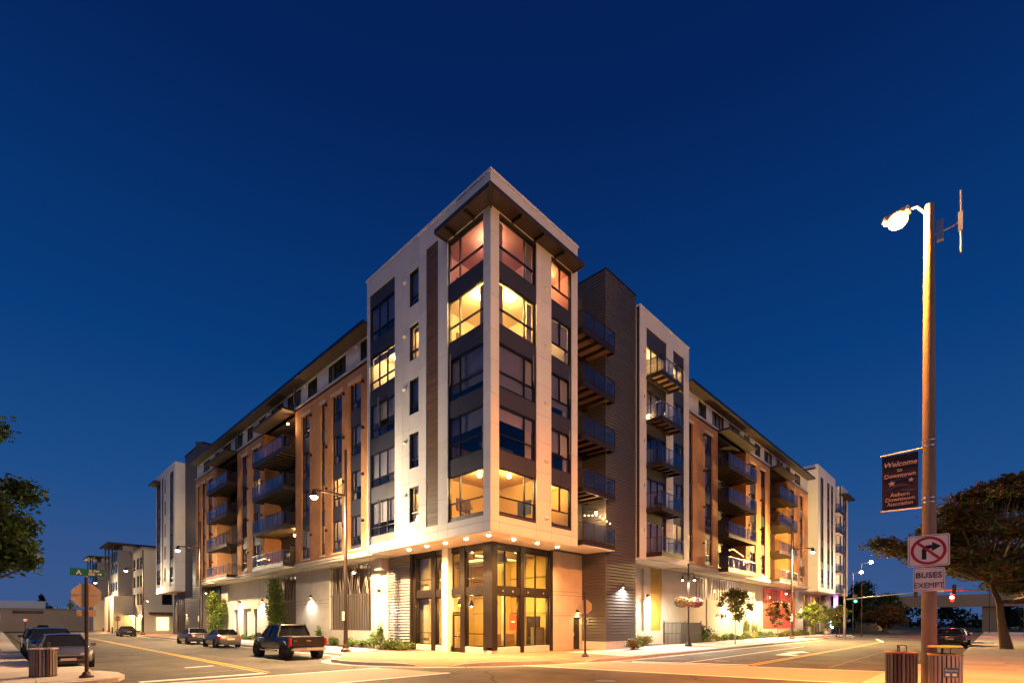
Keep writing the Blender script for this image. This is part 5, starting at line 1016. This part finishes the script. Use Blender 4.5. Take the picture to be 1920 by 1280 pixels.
# ================================================================ trees and plants
import numpy as np
def leaves(rng, blobs, n, size, flat=.0, shell=.5):
    w = np.array([b[3] * b[4] * b[5] for b in blobs]) ** .8; w = w / w.sum(); idx = rng.choice(len(blobs), n, p=w); bl = np.array(blobs)[idx]
    d = rng.normal(size=(n, 3)); d /= np.linalg.norm(d, axis=1)[:, None]; r = rng.random(n) ** shell; r = r * (1 + .18 * rng.normal(size=n)) 
    c = bl[:, :3] + d * r[:, None] * bl[:, 3:6]
    nr = rng.normal(size=(n, 3)); nr[:, 2] = np.abs(nr[:, 2]) + flat; nr /= np.linalg.norm(nr, axis=1)[:, None]
    u = np.cross(nr, rng.normal(size=(n, 3))); u /= np.linalg.norm(u, axis=1)[:, None]; v = np.cross(nr, u); s = size * (.6 + .8 * rng.random(n))[:, None]
    a = c - u * s; b = c + v * s * .5; e = c + u * s; f_ = c - v * s * .5 
    return np.stack([a, b, e, f_], 1).reshape(-1, 3)
def leaf_mesh(name, pts, mats, par, rng, probs=None):
    n = len(pts) // 4; me = bpy.data.meshes.new(name); me.vertices.add(n * 4); me.vertices.foreach_set('co', pts.astype('f').ravel())
    me.loops.add(n * 4); me.loops.foreach_set('vertex_index', np.arange(n * 4, dtype='i')); me.polygons.add(n); me.polygons.foreach_set('loop_start', np.arange(0, n * 4, 4, dtype='i')); me.polygons.foreach_set('loop_total', np.full(n, 4, dtype='i'))
    for q in mats: me.materials.append(M[q])
    me.polygons.foreach_set('material_index', rng.choice(len(mats), n, p=probs).astype('i')); me.update(); me.validate(); return link(name, me, par)
def tree(loc, label, name, blobs, n, size, mats, th, tr, seed, lean=(0, 0), bark='bark', group=None, flat=.3, shell=.45, z0=.15, cat='tree', probs=None):
    rng = np.random.default_rng(seed); o = empty(name, (loc[0], loc[1], z0)); tag(o, label, cat, group); top = Vector((lean[0], lean[1], th)); m = MB()
    pts = [Vector((lean[0] * t ** 1.3, lean[1] * t ** 1.3, th * t)) + Vector((rng.normal() * tr * .25, rng.normal() * tr * .25, 0)) * (t > 0) for t in (0, .35, .7, 1)]
    for i in range(3): m.tube(pts[i], pts[i + 1], tr * (1 - .2 * i) * (1.25 if i == 0 else 1), tr * (1 - .2 * (i + 1)), 9)
    for b in blobs:
        c = Vector(b[:3]); st = pts[3] if c.z > th * .9 else pts[2]; md = (st + c) / 2 + Vector((rng.normal() * .15, rng.normal() * .15, -.1 * b[5])); m.tube(st, md, tr * .38, tr * .24, 6).tube(md, c, tr * .24, tr * .08, 6)
        for k in range(4):
            d = Vector(rng.normal(size=3)); d.normalize(); m.tube(c, c + Vector((d.x * b[3], d.y * b[4], abs(d.z) * b[5])) * .75, tr * .10, tr * .03, 4)
    m.build('trunk', bark, o, smooth=True); leaf_mesh('crown', leaves(rng, blobs, n, size, flat, shell), mats, o, rng, probs); return o
def rblobs(seed, n, R, zc, rz, b=(.35, .5), hollow=.35):
    g_ = random.Random(seed); out = []
    for i in range(n):
        a = g_.uniform(0, 6.28); r = R * math.sqrt(g_.uniform(hollow * .3, 1)); z = g_.uniform(-1, 1); k = math.sqrt(max(.1, 1 - z * z)); s = g_.uniform(*b) * R
        out.append((r * k * math.cos(a), r * k * math.sin(a), zc + rz * z, s, s, s * .75))
    return out
# young street trees along the south street
for i, (x, y, h, r, ms) in enumerate([(26.3, -2.0, 4.6, 1.45, ('leaf_green', 'leaf_lime', 'leaf_rust')), (38.1, -1.9, 4.1, 1.3, ('leaf_rust', 'leaf_olive', 'leaf_green')), (48.3, -2.4, 4.2, 1.4, ('leaf_green', 'leaf_lime', 'leaf_olive')), (54.8, -2.6, 3.9, 1.3, ('leaf_green', 'leaf_dark', 'leaf_olive')), (61.2, -2.8, 4.1, 1.35, ('leaf_lime', 'leaf_green', 'leaf_yellow'))]):
    tree((x, y), ['young street tree with bronze-green leaves in front of the pale perforated screen', 'young street tree with reddish leaves in front of the red-lit screen', 'young green street tree beyond the tall lamp on the south street', 'dark green young street tree near the blue sign', 'bright lime young street tree at the far crossing'][i], 'street_tree', rblobs(i, 34, r * .95, h - 1.45, 1.25, (.22, .4), .1), 3600, .095, ms, h - 1.5, .045, i + 3, bark='bark_pale', z0=zg(x, y), group='young street trees', probs=(.5, .3, .2), shell=.75)
# columnar hornbeams on the west street
for i, (x, y, h, r) in enumerate([(1.0, 29.5, 6.0, 1.15), (1.0, 46.8, 5.4, 1.2)]):
    g_ = random.Random(i); bl = [(g_.uniform(-.4, .4) * r, g_.uniform(-.4, .4) * r, z * h, r * .55 * (1.15 - abs(z - .45) * .9), r * .55 * (1.15 - abs(z - .45) * .9), h * .12) for z in [.16 + .055 * k for k in range(14)]]
    tree((x, y), ['tall columnar tree before the second twig screen', 'columnar tree standing behind the parked sedans'][i], 'columnar_tree', bl, 5200, .10, ('leaf_lime', 'leaf_green', 'leaf_olive'), h * .75, .07, 20 + i, z0=.2, flat=0, probs=(.5, .35, .15))
# big tree at the right
bl = []; g_ = random.Random(5)
for i in range(84):
    a = g_.uniform(0, 6.28); t = g_.random() ** 1.15; z = 3.7 + 8.1 * t; R2 = 7.8 * (1 - t ** 2.2) ** .6 * math.sqrt(g_.uniform(.15, 1)); z = max(z, 5.0 + .45 * R2 * math.sin(a)) if math.sin(a) > 0 else z; bl.append((R2 * math.cos(a) + .6, R2 * math.sin(a) - .8, z - .06 * R2, g_.uniform(1.0, 1.9), g_.uniform(1.0, 1.9), g_.uniform(.4, .75)))
bl += [(g_.uniform(-4, 4), g_.uniform(-7, .6), g_.uniform(3.3, 5.6), g_.uniform(.9, 1.5), g_.uniform(.9, 1.5), g_.uniform(.5, .8)) for i in range(26)]
tree((32.2, -18.2), 'large spreading tree with rusty layered foliage on the right pavement', 'large_tree', bl, 76000, .16, ('leaf_olive', 'leaf_rust', 'leaf_dark', 'leaf_green'), 4.6, .30, 40, lean=(-1.1, .7), flat=.8, shell=.6, probs=(.33, .33, .14, .2))
bl = [(b[0] * .9, b[1] * .9, b[2] * .95, b[3], b[4], b[5]) for b in bl[::2]]
tree((44, -24), 'dark tree standing behind the large rusty tree', 'large_tree', bl, 12000, .2, ('leaf_dark', 'leaf_olive'), 4.6, .3, 41, flat=.6, shell=.6)
# tree at the left edge
bl = []; g_ = random.Random(9)
for i in range(24):
    a = g_.uniform(0, 6.28); z = g_.uniform(4.6, 10.6); r = g_.uniform(.3, 2.6) * (1 - abs(z - 7.2) / 6); bl.append((r * math.cos(a), r * math.sin(a), z, .95, .95, .75))
bl += [(1.7, -1.9, 4.5, .5, .5, .5), (1.5, -1.5, 5.1, .6, .6, .5)]
tree((-17.3, 14.8), 'dark broadleaf tree overhanging the left pavement', 'broadleaf_tree', bl, 22000, .13, ('leaf_dark', 'leaf_green'), 5.0, .2, 50, shell=.6, probs=(.75, .25))
tree((-19.2, 50), 'tree with orange lit foliage beyond the parked cars', 'broadleaf_tree', rblobs(4, 14, 2.1, 4.2, 1.9), 5000, .16, ('leaf_rust', 'leaf_yellow', 'leaf_olive'), 3.0, .15, 51)  # orange light on this tree is put into its rust and yellow leaves
# dark trees beyond the far crossing
g_ = random.Random(12)
for i, (x, y, h, r, ms) in enumerate([(96, 6, 11.5, 4, ('leaf_dark', 'leaf_pine')), (104, 2, 10, 4.5, ('leaf_pine', 'leaf_dark')), (112, -1, 8, 4, ('leaf_dark', 'leaf_olive')), (100, 12, 13, 5, ('leaf_pine', 'leaf_dark')), (118, 4, 9, 5, ('leaf_pine', 'leaf_dark')), (98, -3.2, 5.4, 3.2, ('leaf_rust', 'leaf_olive')), (150, -22, 9, 5, ('leaf_pine', 'leaf_dark')), (160, -35, 10, 6, ('leaf_pine', 'leaf_dark')), (70, -30, 9, 5, ('leaf_dark', 'leaf_green'))]):
    tree((x, y), ['tall dark tree directly behind the slim street light', 'broad dark tree behind the signal arm', 'low dark tree beside the overpass pier', 'tallest dark tree at the end of the white towers', 'dark conifer mass beside the overpass', 'small rust coloured tree on the grass verge', 'dark tree seen under the overpass', 'dark tree far beyond the overpass', 'green tree beyond the large rusty tree'][i], 'background_tree', rblobs(30 + i, 14, r * .75, h * .58, h * .33, (.35, .55)), 3800, .32, ms, h * .4, .2, 60 + i, z0=.02)
for i, (x, y, h) in enumerate([(-8, 165, 9), (-18, 170, 8), (4, 175, 10), (-30, 168, 8)]):
    g2 = random.Random(i); bl = [(0, 0, h * (.25 + .75 * k / 9), 2.6 * (1 - k / 10) + .2, 2.6 * (1 - k / 10) + .2, .7) for k in range(10)]
    tree((x, y), ['dark conifer rising left of the cream building', 'dark conifer behind the tan building', 'dark conifer close to the cream building roof', 'dark conifer at the left end of the tan building'][i], 'background_tree', bl, 2500, .35, ('leaf_pine', 'leaf_dark'), h * .8, .2, 80 + i, z0=-.03)
# far-off belts of trees closing the view
def woods(segs, seed):
    rng = np.random.default_rng(seed); bl = []
    for (x0, y0), (x1, y1), n, h in segs:
        for i in range(n):
            t = (i + rng.random()) / n; r = 2.5 + 2.5 * rng.random(); hh = h * (.5 + .7 * rng.random())
            for q in (.25, .6, .85): bl.append((x0 + (x1 - x0) * t + rng.normal() * 2, y0 + (y1 - y0) * t + rng.normal() * 2, hh * q, r * (1.2 - q * .7), r * (1.2 - q * .7), hh * .22))
    o = leaf_mesh('distant_woods', leaves(rng, bl, 26000, .6, .0, .7), ('leaf_pine', 'leaf_dark', 'leaf_olive'), None, rng, (.5, .35, .15)); tag(o, kind='stuff'); return o
woods([((190, 30), (200, -110), 46, 8), ((-70, 185), (40, 190), 30, 7.5), ((85, 30), (190, 40), 24, 9)], 7)
# shrubs in the beds
def shrub(x, y, r, h, ms, seed, label, name='shrub', n=420, size=.07, z=None):
    rng = np.random.default_rng(seed); o = empty(name, (x, y, (zg(x, y) if z is None else z) + .02)); tag(o, label, 'shrub', 'shrubs in the planting beds')
    bl = [(rng.normal() * r * .4, rng.normal() * r * .4, h * (.35 + .3 * rng.random()), r * .6, r * .6, h * .42) for k in range(6)]
    leaf_mesh('foliage', leaves(rng, bl, n, size, .1, .5), ms, o, rng); m = MB()
    for b in bl: m.tube((0, 0, -.02), b[:3], .012, .006, 4)
    m.build('stems', 'bark', o)
CN = {('leaf_green', 'leaf_lime'): 'fresh green', ('leaf_lime', 'leaf_yellow'): 'yellow-green', ('leaf_green', 'leaf_dark'): 'dark green', ('leaf_olive', 'leaf_green'): 'olive', ('leaf_lime', 'leaf_green'): 'lime', ('leaf_green', 'leaf_olive'): 'olive green'}
k = 0
for x in np.arange(26.5, 71, 1.15):
    k += 1; shrub(float(x) + random.uniform(-.3, .3), 1.2 + random.uniform(-.15, .5), random.uniform(.35, .6), random.uniform(.35, .85), (q_ := random.choice([('leaf_green', 'leaf_lime'), ('leaf_lime', 'leaf_yellow'), ('leaf_green', 'leaf_dark'), ('leaf_olive', 'leaf_green')])), 100 + k, 'low %s shrub in the bed %s' % (CN[q_], 'before the pale perforated screens' if x < 39.5 else 'under the bright bare concrete wall' if x < 46.5 else 'before the red-lit screen' if x < 60.5 else 'before the lit shop windows'))
for y in np.arange(9.4, 46, 1.3):
    k += 1; shrub(1.45 + random.uniform(-.2, .2), float(y), random.uniform(.35, .55), random.uniform(.3, .7), (q_ := random.choice([('leaf_green', 'leaf_lime'), ('leaf_lime', 'leaf_green'), ('leaf_green', 'leaf_olive')])), 200 + k, 'low %s shrub in the west street bed %s' % (CN[q_], 'beside the louvred wall' if y < 14.5 else 'below the first twig screen' if y < 21.5 else 'between the two twig screens' if y < 27.5 else 'below the second twig screen' if y < 34 else 'before the recessed doors'))
shrub(1.3, 10.3, .85, .75, ('leaf_green', 'leaf_olive'), 301, 'rounded green shrub at the foot of the grey louvred wall', n=1400); shrub(12.1, -.55, .55, .7, ('leaf_rust', 'leaf_olive'), 302, 'reddish shrub in a bed by the kerb before the metal siding', n=600); shrub(12.7, -.4, .45, .75, ('leaf_lime', 'leaf_green'), 303, 'lime shrub beside the reddish kerb shrub', n=500); shrub(17.2, 1.4, .9, .8, ('leaf_yellow', 'leaf_green', 'leaf_rust'), 304, 'mixed yellow-green shrub next to the slatted enclosure', n=1200); shrub(27.0, 1.3, 1.0, 1.7, ('leaf_dark', 'leaf_green'), 305, 'tall dark bush right of the slatted enclosure', n=1500, size=.09)
for i, (x, y, h) in enumerate([(1.9, 13.2, 2.0), (1.8, 22.6, 1.7), (1.95, 14.0, 1.1)]): shrub(x, y, .35, h, ('leaf_lime', 'leaf_green'), 310 + i, ['climbing vine between the twig screen and the louvred wall', 'climbing vine left of the first twig screen', 'short vine beneath the bright wall lamp'][i], 'vine', 600, .06)
for i, x in enumerate((40.5, 41.3, 43.0, 44.2)): shrub(x, 2.0, .3, 2.6 - .3 * i, ('leaf_lime', 'leaf_yellow', 'leaf_green'), 320 + i, 'pale climbing vine on the bright concrete wall between the two screens', 'vine', 650, .06)
for i, (x, y, r) in enumerate(((1.0, 11.6, .35), (28.6, .9, .3), (69.5, .5, .5))):
    g_ = random.Random(i); b = MB().ball((0, 0, 0), r, 12, sz=.6); b.v = [(vx * (1 + g_.uniform(-.12, .12)), vy * (1 + g_.uniform(-.12, .12)), vz * (1 + g_.uniform(-.1, .1))) for vx, vy, vz in b.v]; q = b.build('boulder', 'rock', smooth=True); q.location = (x, y, zg(x, y) + r * .4); tag(q, ['pale boulder beside the shrub at the louvred wall', 'pale boulder near the dark bush', 'pale boulder near the blue sign'][i], 'rock')

# ================================================================ far buildings
cb = empty('apartment_building', (2, 92, 0)); tag(cb, 'cream four storey apartment block with dark roof canopies down the west street', 'building');
CF = Face('L', 1.5); CS = Face('R', 90.1)
def fb(name, m, *a): return chl(MB().box(*a).build(name, m), cb)
fb('wall', 'cream_wall', 1.5, 22, 90.1, 150, 0, 15.0); fb('roof', 'grey_wall', 1.2, 22.2, 89.8, 150, 15.0, 15.25)
for by, m_ in ((101, 'grey_wall'), (128, 'grey_wall')):
    fb('bay', 'grey_wall', -.6, 1.49, by, by + 9, 7.0, 15.6); fb('bay_base', 'cream_wall', -1.4, 1.49, by - 1, by + 10, 0, 6.99)
    fb('roof_canopy', 'canopy', -2.2, 6, by - .8, by + 9.6, 16.6, 16.9); fb('bay_top', 'cream_wall', .2, 8, by + .5, by + 8.5, 15.26, 16.59)
    for t in (0, 4.2, 8.4): fb('canopy_post', 'bronze', -1.5, -1.3, by + t, by + t + .2, 12.0, 16.59)
    for t in (.8, 3.4, 6.0):
        for z in (8, 11.3, 13.6): chl(MB().box(-.66, -.601, by + t, by + t + 1.6, z, z + 1.7).build('window', 'car_glass'), cb)
for y in (91.6, 94.2, 97.5, 114, 117.5, 121, 124.5):
    for z in (5.2, 8.4, 11.6): w = chl(MB().box(1.43, 1.499, y, y + 1.3, z, z + 2.0).build('window', 'car_glass'), cb)
for x, lit in ((4.2, 1), (8, 0), (12, 1)):
    for i, z in enumerate((5.2, 8.4, 11.6)): w = chl(MB().box(x, x + 1.5, 90.02, 90.099, z, z + 2.1).build('window', 'shop_glow' if lit and i else 'car_glass'), cb)
for y in (93, 98, 113, 118): fb('shop_window', 'shop_glow', 1.40, 1.499, y, y + 2.6, .6, 3.0); fb('awning', 'canopy', .3, 1.49, y - .3, y + 2.9, 3.3, 3.45)
fb('shop_window', 'shop_glow', 3.4, 5.2, 90.0, 90.099, .6, 2.9); fb('awning', 'canopy', 2.2, 9, 88.8, 90.09, 3.6, 3.8)
for y in (92, 99.3, 112, 122): light('shop_lamp', 'POINT', (.4, y, 3.0), 1500, (1, .64, .24), cb, .2); fb('wall_lamp', 'globe_warm', 1.2, 1.45, y - .15, y + .15, 2.9, 3.3)
light('shop_lamp', 'POINT', (4.2, 88.6, 3.2), 1500, (1, .66, .25), cb, .2)
tag(MB().box(.2, 1.4, 112, 127, .02, .7).box(-1.3, 1.2, 91.5, 99, .16, .5).build('hedge_bed', 'leaf_lime'), kind='stuff')
ob = empty('low_building', (-20, 138, 0)); tag(ob, 'long low tan commercial building with pale blue parapet at the street end', 'building');
chl(MB().box(-70, -1, 138, 160, -.03, 5.0).build('wall', 'tan_wall'), ob); chl(MB().box(-50, -8.5, 141, 158, 5.001, 6.9).build('upper_wall', 'bluewhite'), ob); chl(MB().box(-70.2, -.8, 137.8, 160.2, 5.0, 5.15).build('roof_edge', 'grey_wall'), ob); chl(MB().box(-14, -9, 137.9, 138.2, 4.0, 4.6).build('vent', 'bronze'), ob)
ov = empty('overpass', (128, -20, 0)); tag(ov, 'concrete road overpass crossing beyond the parked cars', 'bridge');
chl(MB().box(126, 136, -80, 4, 5.6, 6.9).build('deck', 'overpass'), ov); chl(MB().box(125.6, 126, -80, 4, 5.3, 7.9).build('parapet', 'overpass'), ov)
for y in (2, -17, -36): chl(MB().box(127, 134, y - 1, y + 1.2, -.03, 5.59).build('pier', 'overpass'), ov)
chl(MB().box(124.5, 137, 1.5, 6, -.03, 8.4).build('abutment', 'overpass'), ov); chl(MB().box(124.2, 124.5, .5, 1.2, 2.3, 3.2).build('wall_lamp', 'globe_warm'), ov); light('wall_light', 'POINT', (123.6, .8, 2.6), 700, (1, .6, .2), ov, .2)
tr_ = empty('box_trailer', (-18.2, 60, 0)); tag(tr_, 'pale box trailer behind a fence on the left side of the street', 'trailer'); MB().box(-1.1, 1.1, -2.2, 2.2, .75, 2.7).build('box', 'tail_trailer', tr_, bevel=.05); MB().box(-.9, .9, -2.5, -2.2, .5, .7).build('hitch', 'bronze', tr_)
for s in (-1, 1): wheel(tr_, 0, s * 1.0, .38, .24)
for i, (x, y) in enumerate(((-16.8, 33), (-16.6, 39))): o = empty('traffic_cone', (x, y, .15)); tag(o, ['orange traffic cone on the left pavement, nearer of two', 'orange traffic cone on the left pavement, farther of two'][i], 'cone'); MB().box(-.2, .2, -.2, .2, 0, .04).build('foot', 'cone_orange', o); MB().lathe((0, 0, .04), [(.15, 0), (.03, .72)], 12).build('cone', 'cone_orange', o); MB().lathe((0, 0, .04), [(.106, .3), (.078, .45)], 12).build('reflective_band', 'sign_white', o)
fn = empty('site_fence', (-17.2, 45, .15)); tag(fn, 'temporary wire fence with white notice boards on the left pavement', 'fence');
for i in range(9): chl(MB().tube((-17.2, 40 + i * 3, .15), (-17.2, 40 + i * 3, 2.0), .03, n=6).build('post', 'galv'), fn)
for z in (.3, 1.15, 1.95): chl(MB().tube((-17.2, 40, z), (-17.2, 64, z), .02, n=6).build('rail', 'galv'), fn)
for y in (41.5, 50): chl(MB().box(-17.26, -17.23, y, y + .9, 1.0, 1.7).build('notice_board', 'sign_white'), fn)

# clutter along the left street
for i, (x, y) in enumerate(((-18.5, 31), (-19.5, 72))):
    o = empty('utility_pole', (x, y, .15)); tag(o, ['wooden utility pole with cross arm behind the parked cars', 'wooden utility pole with cross arm beside the trailer'][i], 'utility pole'); MB().tube((0, 0, 0), (0, 0, 5.2 if i else 4.4), .1, .08, 8).build('post', 'bark', o); MB().box(-.6, .6, -.05, .05, 4.0, 4.12).build('cross_arm', 'bark', o)
o = empty('skip_container', (-19.0, 38, .15)); tag(o, 'green steel waste container behind the site fence', 'container'); MB().box(-1, 1, -1.6, 1.6, .1, 1.4).build('body', 'sign_green', o, bevel=.04); MB().box(-1.05, 1.05, -1.65, 1.65, 1.4, 1.48).build('lid', 'bronze', o)
for k in range(4): MB().box(1.001, 1.04, -1.4 + k * .8, -1.3 + k * .8, .15, 1.39).build('rib', 'sign_green', o)
for i, (x, y) in enumerate(((-16.6, 30), (-12.9, 108))): o = sign_post((x, y), ['slim post with small blue accessible parking plate behind the dark cars', 'slim post with small blue plate by the far stop sign'][i], 'parking_sign', 2.6); chl2(MB().box(-.16, .16, -.07, -.06, 2.0, 2.5).build('sign_plate', 'neon_blue' if False else 'bluewhite'), o)
for x, y, w_, d_ in ((-7.5, 14, 1.6, 5.5), (22, -11.5, 7, 1.5), (-6.6, -4.8, 1.4, 1.1)): sheet('road_patch', 'patch', [(x, y), (x + w_, y), (x + w_, y + d_), (x, y + d_)], .005)
